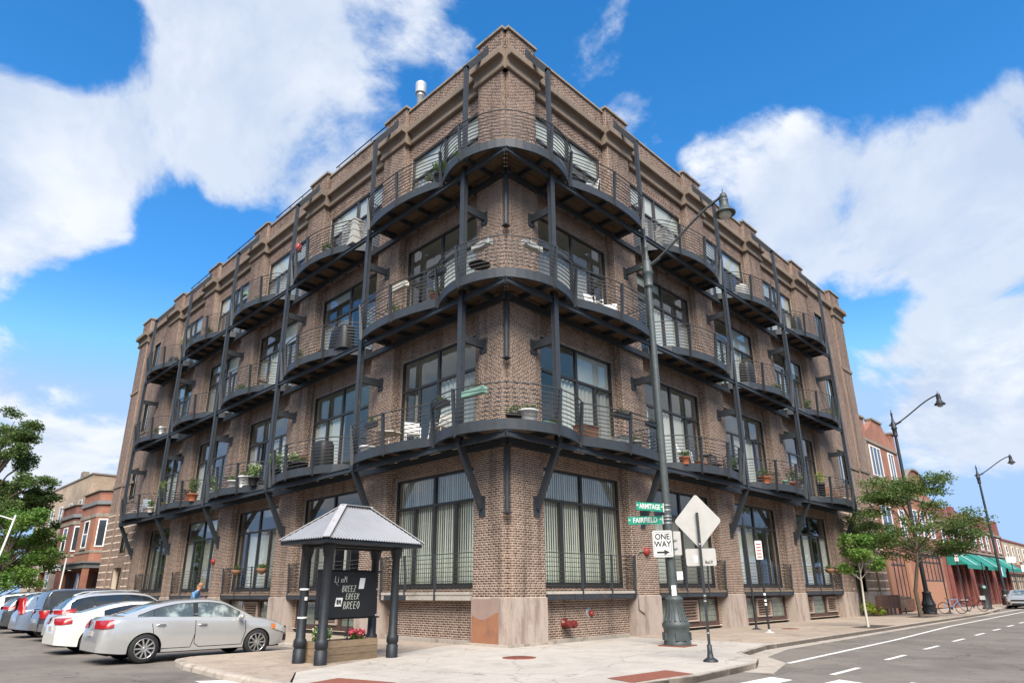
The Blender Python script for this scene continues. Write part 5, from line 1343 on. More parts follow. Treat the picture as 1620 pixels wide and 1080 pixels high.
TYPES = {
 'sedan': dict(L=4.82, hw=.915, deck=[(-2.41,.50),(-2.40,.74),(-2.34,.96),(-2.2,1.065),(-1.8,1.10),(-1.2,1.12),(.9,1.06),(1.3,1.0),(1.85,.89),(2.18,.76),(2.34,.62),(2.41,.46)],
    belt=[(-2.41,.48),(-2.3,.86),(-1.9,.98),(-1.0,.97),(.8,.92),(1.3,.90),(1.9,.80),(2.2,.70),(2.41,.44)],
    roof=[(-1.95,1.085),(-1.6,1.20),(-1.1,1.37),(-.6,1.45),(-.05,1.47),(.35,1.43),(.8,1.25),(1.32,.99)], wr=-1.42, wf=1.37, r=.335, sill=.235,
    side=[(-1.62,-1.30),(-1.26,-.36),(-.24,.86)], wsh=(.42,1.2), rsh=(-1.78,-.98), doors=[(-1.28,-.32),(-.28,.98)], tail=(-2.39,-2.14,.80,.98), head=(1.86,2.33,.64,.84)),
 'coupe': dict(L=4.66, hw=.91, deck=[(-2.33,.5),(-2.32,.74),(-2.26,.95),(-2.1,1.03),(-1.7,1.05),(-1.0,1.06),(.9,1.0),(1.4,.93),(1.9,.83),(2.2,.68),(2.33,.45)],
    belt=[(-2.33,.48),(-2.2,.86),(-1.8,.98),(-1.0,.95),(.8,.90),(1.4,.86),(1.9,.76),(2.33,.44)],
    roof=[(-1.95,1.035),(-1.5,1.16),(-.9,1.32),(-.4,1.385),(.1,1.38),(.45,1.32),(.9,1.14),(1.3,.94)], wr=-1.40, wf=1.42, r=.345, sill=.21,
    side=[(-1.22,-.36),(-.28,.90)], wsh=(.4,1.18), rsh=(-1.75,-.75), doors=[(-.5,1.0)], tail=(-2.31,-2.0,.78,.95), head=(1.8,2.26,.6,.82)),
 'suv': dict(L=4.5, hw=.92, deck=[(-2.25,.55),(-2.24,.82),(-2.16,1.02),(-2.0,1.12),(.9,1.14),(1.4,1.08),(1.9,.97),(2.15,.8),(2.25,.5)],
    belt=[(-2.25,.53),(-2.1,.95),(-1.5,1.07),(.8,1.0),(1.4,.98),(1.9,.86),(2.25,.48)],
    roof=[(-2.12,1.08),(-1.98,1.3),(-1.75,1.52),(-1.2,1.63),(-.3,1.67),(.3,1.62),(.75,1.42),(1.3,1.08)], wr=-1.32, wf=1.33, r=.36, sill=.27,
    side=[(-1.86,-1.24),(-1.18,-.32),(-.22,.86)], wsh=(.34,1.2), rsh=(-2.08,-1.68), doors=[(-1.2,-.28),(-.24,.95)], tail=(-2.2,-1.72,.98,1.10), head=(1.7,2.18,.76,.92)),
 'crv': dict(L=4.5, hw=.91, deck=[(-2.25,.55),(-2.24,.82),(-2.18,1.02),(-2.05,1.12),(.9,1.12),(1.4,1.06),(1.9,.96),(2.15,.8),(2.25,.5)],
    belt=[(-2.25,.53),(-2.1,.97),(-1.5,1.06),(.8,1.0),(1.4,.98),(1.9,.86),(2.25,.48)],
    roof=[(-2.15,1.08),(-2.05,1.35),(-1.85,1.56),(-1.2,1.66),(-.3,1.69),(.3,1.63),(.75,1.43),(1.3,1.08)], wr=-1.30, wf=1.32, r=.36, sill=.27,
    side=[(-1.72,-1.2),(-1.14,-.32),(-.22,.86)], wsh=(.34,1.2), rsh=(-2.1,-1.78), doors=[(-1.2,-.28),(-.24,.95)], tail=(-2.2,-2.03,.86,1.45), head=(1.7,2.18,.76,.92)),
 'boxy': dict(L=4.3, hw=.91, deck=[(-2.15,.55),(-2.14,.82),(-2.1,1.02),(-2.05,1.14),(1.0,1.16),(1.5,1.08),(1.95,.98),(2.1,.8),(2.15,.5)],
    belt=[(-2.15,.53),(-2.08,1.0),(-1.5,1.08),(.8,1.04),(1.5,.98),(1.95,.86),(2.15,.48)],
    roof=[(-2.1,1.1),(-2.05,1.45),(-1.95,1.72),(-1.4,1.79),(-.3,1.80),(.4,1.76),(.75,1.6),(1.3,1.12)], wr=-1.28, wf=1.29, r=.35, sill=.3,
    side=[(-1.9,-.86),(-.6,.86)], wsh=(.45,1.22), rsh=(-2.09,-1.98), doors=[(-.8,-.05),(0,1.0)], tail=(-2.12,-1.86,.78,1.05), head=(1.75,2.1,.76,.95)),
}
def wheel_set(t, T, rimstyle, rim_m):
    r = T['r']; out = []
    tm = MB(); wd = .21
    tm.lathe([(r*.66,-wd/2),(r*.9,-wd/2-.006),(r*.985,-wd/2+.03),(r,-wd/4),(r,wd/4),(r*.985,wd/2-.03),(r*.9,wd/2+.006),(r*.66,wd/2)], 28, (0,0,0), 0, True, 'y', 0, False); tyre = tm.mesh('tyre', M['tyre'])
    rm = MB(); o = -wd/2+.0
    rm.lathe([(r*.70,wd*.2),(r*.69,-.0),(r*.71,o+.012),(r*.69,o-.004),(r*.645,o+.003),(r*.635,o+.05),(r*.62,.05)], 28, (0,0,0), 0, True, 'y', 0, False)
    rm.lathe([(r*.62,.045),(0,.05)], 20, (0,0,0), 1, False, 'y')
    rm.lathe([(.0,o+.008),(r*.13,o+.01),(r*.17,o+.03),(r*.17,.04)], 14, (0,0,0), 0, True, 'y')
    n = rimstyle
    for k in range(n):
        a = 2*math.pi*k/n
        for da in ((-.10,.10) if n <= 7 else (0,)):
            ca, sa = math.cos(a), math.sin(a); cb, sb = math.cos(a+da), math.sin(a+da)
            rm.bar((r*.12*ca,o+.022,r*.12*sa),(r*.66*cb,o+.012,r*.66*sb), .034 if n > 7 else .028, .03, (0,1,0))
    rim = rm.mesh('rim', [rim_m, M['black']])
    for x in (T['wr'], T['wf']):
        for s in (1,-1):
            w = link('wheel', tyre, t, (x, s*(T['hw']-.115), r)); 
            if s > 0: w.rotation_euler = (0,0,math.pi)
            link('rim', rim, w)
def car(label, kind, paint, loc, rz, glass, rims=(10,'alloy'), scale=1.06, group='cars parked nose in along the left side street', cat='car', lower=None, name='parked_car'):
    T = TYPES[kind]; t = thing(name, label, cat, loc, rz, group); t.scale = (scale,)*3
    L2 = T['L']/2; dk = smooth_itp(T['deck']); bl = smooth_itp(T['belt']); rf = smooth_itp(T['roof']); hw = T['hw']; r = T['r']
    wf_ = smooth_itp([(-L2,.74*hw),(-L2+.05,.85*hw),(-L2+.2,.935*hw),(-L2+.5,.975*hw),(-.9,hw),(.9,hw),(L2-.75,.965*hw),(L2-.4,.88*hw),(L2-.15,.74*hw),(L2-.03,.56*hw),(L2,.45*hw)])
    R = r*1.13
    def zb(x):
        z = T['sill']+ (0.06*max(0,(abs(x)-L2+.5)/.5))
        for c in (T['wr'],T['wf']):
            if abs(x-c) < R: z = max(z, r*1.0+math.sqrt(R*R-(x-c)**2)*.98-.01)
        return z
    xs = sorted(set([round(v,3) for v in np.linspace(-L2,L2,54)]+[-L2+.02,L2-.02,-L2+.06,L2-.06]+[round(c+R*math.cos(a),3) for c in (T['wr'],T['wf']) for a in np.linspace(0,math.pi,19)]+[round(c+s*(R+.004),3) for c in (T['wr'],T['wf']) for s in (-1,1)]))
    def sec(x):
        w = wf_(x); b = zb(x); d = dk(x); s = min(bl(x), d-.035); b = min(b, s-.04)
        def side(z):     # half width at height z: tumble in below the rocker, a crease under the belt
            k = (z-.25)/max(.1,(s-.25)); return w*(0.955+.045*math.sin(min(1,max(0,k*1.15))*math.pi*.62) - .035*max(0,k-.72)/.28)
        zz = [b, b+(s-b)*.15, b+(s-b)*.35, b+(s-b)*.55, b+(s-b)*.76, b+(s-b)*.92, s]
        pts = [(side(z),z) for z in zz]
        ws = side(s)
        pts += [(ws*.955, s+(d-s)*.42), (ws*.87,s+(d-s)*.72), (ws*.6, s+(d-s)*.93), (0,d)]
        return pts, side
    rows = [sec(x)[0] for x in xs]; k = len(rows[0])
    def shell(a, b, name, m):
        """body skin between stations a and b, both sides"""
        pass
    mb = MB()
    for s in (1,-1):
        vs = [(x, s*y, z) for x, row in zip(xs, rows) for (y, z) in row]; fs = []
        for i in range(len(xs)-1):
            for j in range(k-1):
                f = (i*k+j, (i+1)*k+j, (i+1)*k+j+1, i*k+j+1); fs.append(f if s < 0 else f[::-1])
        mb.add(vs, fs, 0, True)
        for i in (0, len(xs)-1): mb.add([(xs[i], s*y, z) for y, z in rows[i]]+[(xs[i],0,rows[i][0][1])], [tuple(range(k+1))], 0)
    # greenhouse
    rx = sorted(set([round(v,3) for v in np.linspace(T['roof'][0][0], T['roof'][-1][0], 44)]))
    wtf = smooth_itp([(rx[0],.80),(rx[0]+.5,.76),(0,.755),(rx[-1]-.5,.78),(rx[-1],.86)])
    def gsec(x):
        w = sec(x)[1](bl(x)); zr = rf(x); z0 = min(bl(x), dk(x)-.035)-.01; wt = hw*wtf(x)
        zr = max(zr, z0+.02); ze = max(zr-.075, z0+.01); f = min(1, (zr-z0)/.35); we = w*.955*(1-f)+wt*f
        return w*.965, z0, we, ze, zr
    def gside(x, z):
        w0, z0, we, ze, zr = gsec(x); tt = min(1,max(0,(z-z0)/max(.02,ze-z0))); return w0+(we-w0)*tt+.012*math.sin(tt*math.pi)
    prow = []
    for x in rx:
        w0, z0, we, ze, zr = gsec(x)
        row = [(gside(x,z0+(ze-z0)*q), z0+(ze-z0)*q) for q in (0,.33,.66,.92,1)]
        row += [(we*.975, ze+(zr-ze)*.30),(we*.9, ze+(zr-ze)*.55),(we*.55, ze+(zr-ze)*.88),(0,zr)]; prow.append(row)
    kk = len(prow[0])
    for s in (1,-1):
        vs = [(x, s*y, z) for x, row in zip(rx, prow) for (y,z) in row]; fs = []
        for i in range(len(rx)-1):
            for j in range(kk-1):
                f = (i*kk+j,(i+1)*kk+j,(i+1)*kk+j+1,i*kk+j+1); fs.append(f if s < 0 else f[::-1])
        mb.add(vs, fs, 0, True)
    mb.build('body', paint, t)
    mb = MB(); mb.box(-L2+.25,L2-.3,-hw+.26,hw-.26,.2,.74); mb.build('underbody', M['dark'], t)
    # wheel arch liners: hide the hollow body above the wheels
    # windows
    def side_glass(x0, x1, s, off=.007, m=None, name='window', grow=0):
        n = 10 if m is None else 24; vs = []
        for i in range(n+1):
            x = x0+(x1-x0)*i/n; w0,z0,we,ze,zr = gsec(x); zl = z0+.055+grow; zh = max(zl+.004, ze-.035-grow)
            for q in (0,.5,1): z = zl+(zh-zl)*q; vs.append((x, s*(gside(x,z)+off), z))
        fs = []
        for i in range(n):
            for q in (0,1):
                f = (3*i+q,3*i+3+q,3*i+4+q,3*i+1+q); fs.append(f if s < 0 else f[::-1])
        mb = MB(); mb.add(vs, fs, 0, True); return mb.build(name, m or glass, t)
    for s in (1,-1):
        side_glass(T['side'][0][0]-.02, T['side'][-1][1]+.02, s, .002, M['black'], 'window_trim', -.018)
        for (a, b) in T['side']: side_glass(a, b, s)
    def top_glass(x0, x1, name):
        n, q = 8, 8; vs = []; sg = 1 if x1 > 0 else -1
        for i in range(n+1):
            x = x0+(x1-x0)*i/n; w0,z0,we,ze,zr = gsec(x)
            for j in range(q+1):
                y = (-1+2*j/q)*we*.90; vs.append((x+sg*.006, y, ze+(zr-ze)*(1-(abs(y)/we)**2.2)+.010))
        mb = MB(); mb.add(vs, [(i*(q+1)+j,(i+1)*(q+1)+j,(i+1)*(q+1)+j+1,i*(q+1)+j+1) for i in range(n) for j in range(q)], 0, True); return mb.build(name, glass, t)
    top_glass(*T['wsh'], 'windscreen'); top_glass(*T['rsh'], 'rear_window')
    # patches on the body side: lights, bumper trim, seams, handles
    def sy(x, z):
        p = sec(x)[0]; return float(np.interp(z, [q[1] for q in p], [q[0] for q in p]))
    def patch(x0, x1, z0, z1, name, m, off=.016, slope=0, both=True, n=10):
        for s in ((1,-1) if both else (1,)):
            vs = []
            for i in range(n+1):
                x = x0+(x1-x0)*i/n
                for q in range(4):
                    z = z0+(z1-z0)*q/3+slope*(x-x0); zc = min(z, dk(x)-.01)
                    y = max(sy(x, zc), gside(x, z) if z > bl(x)+.02 and rx[0] < x < rx[-1] and z < rf(x) else 0); vs.append((x+(off if x > 0 else -off)*.7, s*(y+off), z))
            fs = [(4*i+q,4*i+4+q,4*i+5+q,4*i+1+q) for i in range(n) for q in range(3)]
            mb = MB(); mb.add(vs, [f if s < 0 else f[::-1] for f in fs], 0, True); mb.build(name, m, t)
    x0,x1,z0,z1 = T['tail']; patch(x0,x1,z0,z1,'tail_light',M['taillight'], .018, .12 if kind in ('sedan','coupe','suv') else (.3 if kind == 'crv' else 0))
    x0,x1,z0,z1 = T['head']; patch(x0,x1,z0,z1-.03,'headlight',M['headlight'],.016,-.28); patch(x0-.12,x0-.005,z0+.035,z1-.04,'indicator',M['amber'],.015,-.2)
    patch(L2-.22,L2-.06,.33,.50,'fog_vent',M['black'],.006)
    if lower:
        patch(-L2+.03,T['wr']-R-.01,T['sill']+.05,.60,'lower_cladding',lower,.01); patch(T['wr']+R+.01,T['wf']-R-.01,T['sill']+.01,.42,'lower_cladding',lower,.01); patch(T['wf']+R+.01,L2-.1,T['sill']+.07,.6,'lower_cladding',lower,.01)
    mb = MB(); mbh = []
    for s in (1,-1):
        for (a, b) in T['doors']:
            path = [(b+.02,bl(b)-.01),(b+.03,.62),(b-.04,T['sill']+.08),(a+.12,T['sill']+.08)]
            if a > T['wr']+R: path += [(a,.4),(a-.02,bl(a)-.01)]
            else: path += [(a+.12,.42),(a+.02,.62),(a-.06,bl(a)-.01)]
            pp = []
            for (p, q) in zip(path[:-1], path[1:]):
                for e in range(5): x = p[0]+(q[0]-p[0])*e/5; z = p[1]+(q[1]-p[1])*e/5; pp.append((x, s*(sy(x,z)+.001), z))
            mb.tube(pp, .008, 4, 0, False)
            hx = a+.16; hz = bl(hx)-.115; h = MB(); h.tube([(hx-.10,s*(sy(hx,hz)+.012),hz),(hx-.06,s*(sy(hx,hz)+.034),hz+.004),(hx+.06,s*(sy(hx,hz)+.034),hz+.004),(hx+.10,s*(sy(hx,hz)+.012),hz)],.017,6); h.build('door_handle', paint if kind != 'sedan' else M['chrome'], t)
        mx = T['doors'][-1][1]-.16; h = MB(); h.sphere((mx,s*(hw+.10),bl(mx)+.08),.1,12,8,0,(.75,1.1,.72)); h.bar((mx+.02,s*(hw-.03),bl(mx)+.03),(mx,s*(hw+.05),bl(mx)+.06),.05,.04); h.build('mirror', paint, t)
    mb.build('door_seam', M['dark'], t)
    mb = MB(); mb.box(L2-.10,L2+.012,-.42,.42,.30,.44); mb.box(L2-.2,L2-.02,-.45,.45,.60,.70); mb.build('grille', M['black'], t)
    mb = MB(); mb.box(-L2-.008,-L2+.05,-.17,.17,.63,.74); mb.build('number_plate', M['signback'], t)
    if kind in ('suv','crv'):
        for s in (1,-1):
            h = MB(); pts = [(x, s*.60, rf(x)+.035) for x in np.linspace(-1.5,.1,8)]; pts[0] = (-1.55,s*.60,rf(-1.55)-.02); h.tube(pts,.02,6); h.build('roof_rack', M['galv'] if kind == 'suv' else M['black'], t)
    wheel_set(t, T, rims[0], M[rims[1]])
    return t
def paint(name, c, metal=.0, rough=.32):
    return mat(name, c, rough*.7, metal, var=.04, vscale=1.5, coat=1.0, spec=.5)
M['tint'] = mat('tinted_glass', (.02,.023,.025), .06, var=.2, vscale=2, spec=.7, coat=.6)
M['clearglass'] = mat('clear_car_glass', (.07,.085,.08), .06, var=.5, vscale=2.2, spec=.7, coat=.6, col2=(.24,.27,.25), c2scale=2.2)
p_silver = paint('silver_paint', (.44,.44,.43), .35, .3); p_cream = paint('pearl_white_paint', (.70,.69,.64)); p_grey = paint('pale_silver_paint', (.46,.47,.48), .3); p_char = paint('charcoal_paint', (.05,.052,.056), .2)
p_blue = paint('grey_blue_paint', (.20,.25,.33), .3); p_dark = paint('dark_grey_paint', (.06,.065,.07), .2); p_white = paint('white_car_paint', (.68,.68,.66))
car('silver four door sedan parked nearest, its front wheel behind the kerb of the kiosk corner', 'sedan', p_silver, (-6.83,5.72,-.116), 0, M['clearglass'])
car('pearl white coupe parked between the silver sedan and the pale crossover', 'coupe', p_cream, (-6.92,10.0,-.116), 0, M['tint'], (7,'alloy'))
car('pale silver crossover with roof rails parked beyond the white coupe', 'suv', p_grey, (-6.35,13.6,-.116), 0, M['tint'], (5,'alloy'))
car('boxy black and charcoal van parked beyond the pale crossover', 'boxy', p_char, (-6.2,17.2,-.116), 0, M['tint'], (7,'alloy'), lower=mat('grey_cladding', (.10,.105,.11), .6))
car('grey blue car with tall red tail lights parked beyond the boxy van', 'crv', p_blue, (-6.2,20.6,-.116), 0, M['tint'], (7,'alloy'))
car('dark grey car with small red tail light, second from the far end of the row', 'suv', p_dark, (-6.0,25.2,-.116), 0, M['tint'], (5,'alloy'))
car('white crossover at the far end of the row of parked cars', 'crv', p_white, (-5.8,30.2,-.116), 0, M['tint'], (5,'alloy'))
car('black car parked far down the side street behind the white crossover', 'sedan', p_dark, (-5.6,36.0,-.116), 0, M['tint'], (5,'alloy'))
car('silver car facing up the right hand street, parked at the kerb near the awnings', 'sedan', paint('warm_silver_paint', (.36,.35,.33), .3), (59.2,KR(58.5)-1.1,-.116), math.pi, M['clearglass'], (7,'alloy'), group='cars on the right hand street')
# motorbike far left
t = thing('motorcycle', 'dark motorcycle standing at the far left edge of the parked cars', 'motorcycle', (-7.4,33.3,-.116), R_(20))
for x in (-.7,.7):
    mb = MB(); mb.lathe([(.2,-.06),(.3,-.06),(.32,0),(.3,.06),(.2,.06)],18,(x,0,.32),0,True,'y'); mb.lathe([(.2,-.02),(.03,-.03),(.03,.03),(.2,.02)],10,(x,0,.32),1,False,'y'); mb.build('wheel', [M['tyre'],M['galv']], t)
mb = MB(); mb.sphere((.15,0,.85),.28,12,8,0,(1.2,.6,.6)); mb.sphere((-.45,0,.85),.3,12,8,0,(1.4,.5,.35)); mb.box(-.3,.35,-.16,.16,.35,.7); mb.build('body', M['black'], t)
mb = MB(); mb.tube([(.7,0,.32),(.45,0,1.05)],.04,6); mb.tube([(.42,-.38,1.12),(.45,0,1.05),(.42,.38,1.12)],.025,6); mb.build('fork', M['galv'], t)

# ------------------------------------------------------------------ bicycles and the pay box
def bike(label, loc, rz, frame_m_, basket=None, tyre=M['tyre']):
    t = thing('bicycle', label, 'bicycle', loc, rz)
    for x in (-.52,.52):
        mb = MB(); n = 24; mb.tube([(x+.34*math.cos(2*math.pi*k/n),0,.36+.34*math.sin(2*math.pi*k/n)) for k in range(n+1)],.024,6); w = mb.build('wheel', tyre, t)
        mb = MB()
        for k in range(9): a = math.pi*2*k/9; mb.bar((x,0,.36),(x+.32*math.cos(a),0,.36+.32*math.sin(a)),.006,.006,(0,1,0))
        mb.build('spoke', M['galv'], w)
    mb = MB(); A, Bq, C, D = (-.52,0,.36),(-.05,0,.34),(-.2,0,.86),(.36,0,.86)
    for p, q in ((A,Bq),(A,C),(Bq,C),(C,D),(Bq,(.38,0,.76)),((.52,0,.36),(.33,0,.98))): mb.tube([p,q],.022,6)
    mb.build('frame', frame_m_, t)
    mb = MB(); mb.tube([(.24,-.3,1.05),(.33,0,1.0),(.24,.3,1.05)],.016,6); mb.build('handlebar', M['iron'], t)
    mb = MB(); mb.sphere((-.22,0,.94),.13,10,6,0,(1.3,.7,.35)); mb.build('saddle', M['wood'] if not basket else M['iron'], t)
    mb = MB(); mb.lathe([(.09,-.02),(.09,.02)],12,(-.05,0,.34),0,False,'y'); mb.tube([(-.05,-.12,.2),(-.05,.12,.48)],.014,5); mb.build('crank', M['iron'], t)
    if basket: mb = MB(); mb.box(.42,.74,-.17,.17,.78,1.05); mb.box(-.75,-.3,-.12,.12,.74,.8); mb.build('basket', basket, t)
    return t
bike('orange and blue bicycle leaning on a pole just right of the second lamp', (37.6,-3.35,0), R_(-55), mat('blue_frame', (.13,.28,.45), .4))
bike('second bicycle with a silver front basket farther along the kerb', (44.0,-3.35,0), R_(-75), M['maroon'], M['galv'])
t = thing('pay_box', 'black parking pay box with a domed top on the pavement before the awnings', 'parking meter', (50.2,-3.0,0))
mb = MB(); mb.lathe([(.32,0),(.32,.1),(.27,.14),(.26,1.45),(.3,1.5),(.3,1.6),(.26,1.75),(.12,1.86),(0,1.88)],16); mb.build('cabinet', M['black'], t)
mb = MB(); mb.sphere((-.24,-.12,1.62),.13,10,6); mb.build('display', M['greenplastic'], t)

# ------------------------------------------------------------------ the passer-by
def person():
    t = thing('person', 'person in a blue denim shirt walking bent over a phone beside the parked cars', 'person', (-1.9,19.6,0), R_(-50)); t.scale = (1.09,)*3
    verts = {}; edges = []
    def chain(names, pts, rad):
        prev = None
        for n_, p, r in zip(names, pts, rad):
            if n_ not in verts: verts[n_] = (p, r)
            if prev is not None: edges.append((prev, n_))
            prev = n_
    # local x = forwards
    chain(['pel','sp1','sp2','chest','neck','hd0','hd1'], [(0,0,.98),(.05,0,1.10),(.11,0,1.25),(.2,0,1.45),(.30,0,1.60),(.36,0,1.70),(.40,0,1.80)], [(.16,.12),(.15,.11),(.16,.12),(.17,.12),(.06,.06),(.10,.085),(.095,.085)])
    for s, fx in ((1,.22),(-1,-.16)):
        chain(['pel','hip%d'%s,'knee%d'%s,'ank%d'%s,'toe%d'%s], [None,(0,.10*s,.92),(.08+fx*.4,.10*s,.50),(fx,.10*s,.09),(fx+.2,.11*s,.04)], [None,(.10,.10),(.068,.065),(.045,.042),(.045,.03)])
        chain(['chest','sh%d'%s,'el%d'%s,'wr%d'%s,'palm%d'%s], [None,(.20,.19*s,1.47),(.26,.24*s,1.20),(.48,.10*s,1.22),(.56,.06*s,1.25)], [None,(.065,.06),(.045,.045),(.032,.03),(.036,.02)])
    names = list(verts); me = bpy.data.meshes.new('body'); me.from_pydata([verts[n_][0] for n_ in names], [(names.index(a),names.index(b)) for a,b in edges], [])
    o = link('body', me); sk = o.modifiers.new('s','SKIN')
    for i, n_ in enumerate(names): me.skin_vertices[0].data[i].radius = verts[n_][1]
    me.skin_vertices[0].data[names.index('pel')].use_root = True
    o.modifiers.new('sub','SUBSURF').levels = 2
    m2 = bpy.data.meshes.new_from_object(o.evaluated_get(bpy.context.evaluated_depsgraph_get())); bpy.data.objects.remove(o)
    m2.materials.clear()
    for mm in (mat('skin_tone', (.42,.22,.15), .55, var=.05), mat('blue_denim_shirt', (.10,.22,.40), .85, var=.15, vscale=12), mat('denim_jeans', (.10,.14,.22), .85, var=.15), M['black']): m2.materials.append(mm)
    for p in m2.polygons:
        c = p.center; p.use_smooth = True
        arm = abs(c.y) < .2 and c.x > .43 and c.z < 1.35
        p.material_index = 0 if (c.z > 1.575 or arm) else (1 if c.z > .93 else (3 if c.z < .085 else 2))
    link('body', m2, t)
    mb = MB(); mb.sphere((.365,0,1.80),.118,14,10,0,(1.0,.92,.95)); mb.sphere((.27,0,1.70),.09,10,8,0,(.8,1.0,1.5)); mb.build('hair', mat('fair_hair', (.26,.14,.07), .6, var=.2, vscale=20), t)
    mb = MB()
    for s in (1,-1):
        for k in range(4):
            y = .06*s+(k-1.5)*.018; mb.tube([(.58,y,1.25),(.63,y*.8,1.245-.003*k),(.655,y*.6,1.27)],[.010,.009,.007],6)
        mb.tube([(.56,.06*s-.03*s,1.26),(.60,.02*s,1.285),(.63,.012*s,1.29)],[.011,.009,.008],6)
    mb.sphere((.475,0,1.755),.022,8,6); mb.sphere((.47,.03,1.785),.009,6,4); mb.sphere((.47,-.03,1.785),.009,6,4)
    for s in (1,-1): mb.sphere((.385,.088*s,1.75),.028,8,6,0,(.6,.35,1))
    mb.build('hand_and_face', m2.materials[0], t)
    p = thing('phone', 'dark phone held in both hands by the person in the blue shirt', 'phone', Vector((-1.9,19.6,0))+Matrix.Rotation(R_(-50),3,'Z') @ (Vector((.64,0,1.285))*1.09), R_(-50))
    mb = MB(); mb.obox((0,0,0),(.035,0,.06),(0,.037,0),(-.004,0,.003)); mb.build('case', M['black'], p)
person()

# ------------------------------------------------------------------ things standing on the balconies and in the planters
DZ = .264
def bpos(side, u, d, fl, dz=0): 
    v = W(side, u, d, ZF[fl-2]+DZ+dz); return tuple(v)
FLN = {2:'second', 3:'third', 4:'top'}
def where(side, u):
    if u < 7.2: return ('right' if side == 'R' else 'left')+' half of corner balcony'
    k = sum(1 for c in COLS[side] if u > c+.4)-1
    return ['','first','second','third','fourth'][k]+' balcony '+('right' if side == 'R' else 'left')+' of corner'
def pot_plant(side, u, d, fl, desc, potm='terracotta', leaf='leaf', h=.5, r=.17, n=260, ph=.3, flower=None, dz=0, name='potted_plant', seed=0):
    t = thing(name, f'{desc}, {FLN[fl]} floor, {where(side,u)}', 'plant', bpos(side,u,d,fl,dz))
    mb = MB(); mb.lathe([(r*.72,0),(r,ph*.9),(r*1.08,ph*.9),(r*1.08,ph),(r*.95,ph),(r*.9,ph*.93),(0,ph*.92)],14); mb.build('pot', M[potm], t)
    mb = MB()
    for k in range(5): a = k*1.3; mb.tube([(0,0,ph*.9),(r*.8*math.cos(a),r*.8*math.sin(a),ph+h*.7)],.008,4)
    mb.build('stem', M['leafdark'], t)
    leaf_cloud([(0,0,ph+h*.5,r*1.5,r*1.5,h*.55)], n, .09, M[leaf], 'foliage', t, None, .1, seed+int(u*10)+fl, .3)
    if flower: leaf_cloud([(0,0,ph+h*.75,r*1.5,r*1.5,h*.35)], n//3, .06, M[flower], 'flower', t, None, 0, seed+77, .6)
    return t
def box_planter(side, u, d, fl, desc, m='black', w=.8, n=160, leaf='leaf', dz=0, flower=None, h=.2):
    t = thing('window_box', f'{desc}, {FLN[fl]} floor, {where(side,u)}', 'planter', bpos(side,u,d,fl,dz), 0 if side == 'R' else R_(90))
    mb = MB(); mb.box(-w/2,w/2,-.1,.1,0,.02); mb.box(-w/2,w/2,-.1,-.08,.02,.2); mb.box(-w/2,w/2,.08,.1,.02,.2); mb.box(-w/2,-w/2+.02,-.08,.08,.02,.2); mb.box(w/2-.02,w/2,-.08,.08,.02,.2); mb.build('trough', M[m], t)
    mb = MB(); mb.box(-w/2+.02,w/2-.02,-.08,.08,.02,.17); mb.build('soil', M['soil'], t)
    if dz > .4:
        mb = MB()
        for x in (-w*.3,w*.3): mb.tube([(x,-.1,.05),(x,-.12,.2),(x,0,.30),(x,.12,.22)],.008,4)
        mb.build('hook', M['iron'], t)
    if n: leaf_cloud([(0,0,.2+h*.5,w*.45,.12,h)], n, .08, M[leaf], 'foliage', t, None, 0, int(u*7)+fl, .2)
    if flower: leaf_cloud([(0,0,.25+h*.7,w*.45,.13,h*.7)], n//2, .06, M[flower], 'flower', t, None, 0, int(u*7)+fl+5, .5)
def chair(side, u, d, fl, desc, m='cream', rz=0, slats=True):
    t = thing('chair', f'{desc}, {FLN[fl]} floor, {where(side,u)}', 'chair', bpos(side,u,d,fl), R_(rz))
    mb = MB(); mb.box(-.24,.24,-.22,.22,.40,.43) if not slats else [mb.box(-.24,.24,-.22+.092*k,-.15+.092*k,.40,.425) for k in range(5)]; mb.build('seat', M[m], t)
    for s in (-1,1):
        mb = MB(); mb.tube([(s*.25,.28,0),(s*.25,.2,.42),(s*.25,.2,.63),(s*.25,-.2,.63)],.018,6); mb.build('leg', M[m], t)
        mb = MB(); mb.tube([(s*.25,-.26,0),(s*.25,-.22,.42),(s*.25,-.34,.95)],.018,6); mb.build('leg', M[m], t)
    mb = MB()
    for k in range(5 if slats else 1):
        z = .5+.1*k
        if slats: mb.bar((-.25,-.235-.02*k,z),(.25,-.235-.02*k,z),.015,.07)
        else: mb.obox((0,-.29,.7),(.25,0,0),(0,.008,.004),(0,-.05,.24))
    mb.build('backrest', M[m], t)
def table(side, u, d, fl, desc, m='black', r=.35):
    t = thing('table', f'{desc}, {FLN[fl]} floor, {where(side,u)}', 'table', bpos(side,u,d,fl))
    mb = MB(); mb.lathe([(r,.70),(r,.725),(0,.726)],18); mb.build('tabletop', M[m], t)
    for k in range(3): a = k*2.1; mb = MB(); mb.tube([(r*.25*math.cos(a),r*.25*math.sin(a),.70),(r*.8*math.cos(a),r*.8*math.sin(a),0)],.015,5); mb.build('leg', M[m], t)
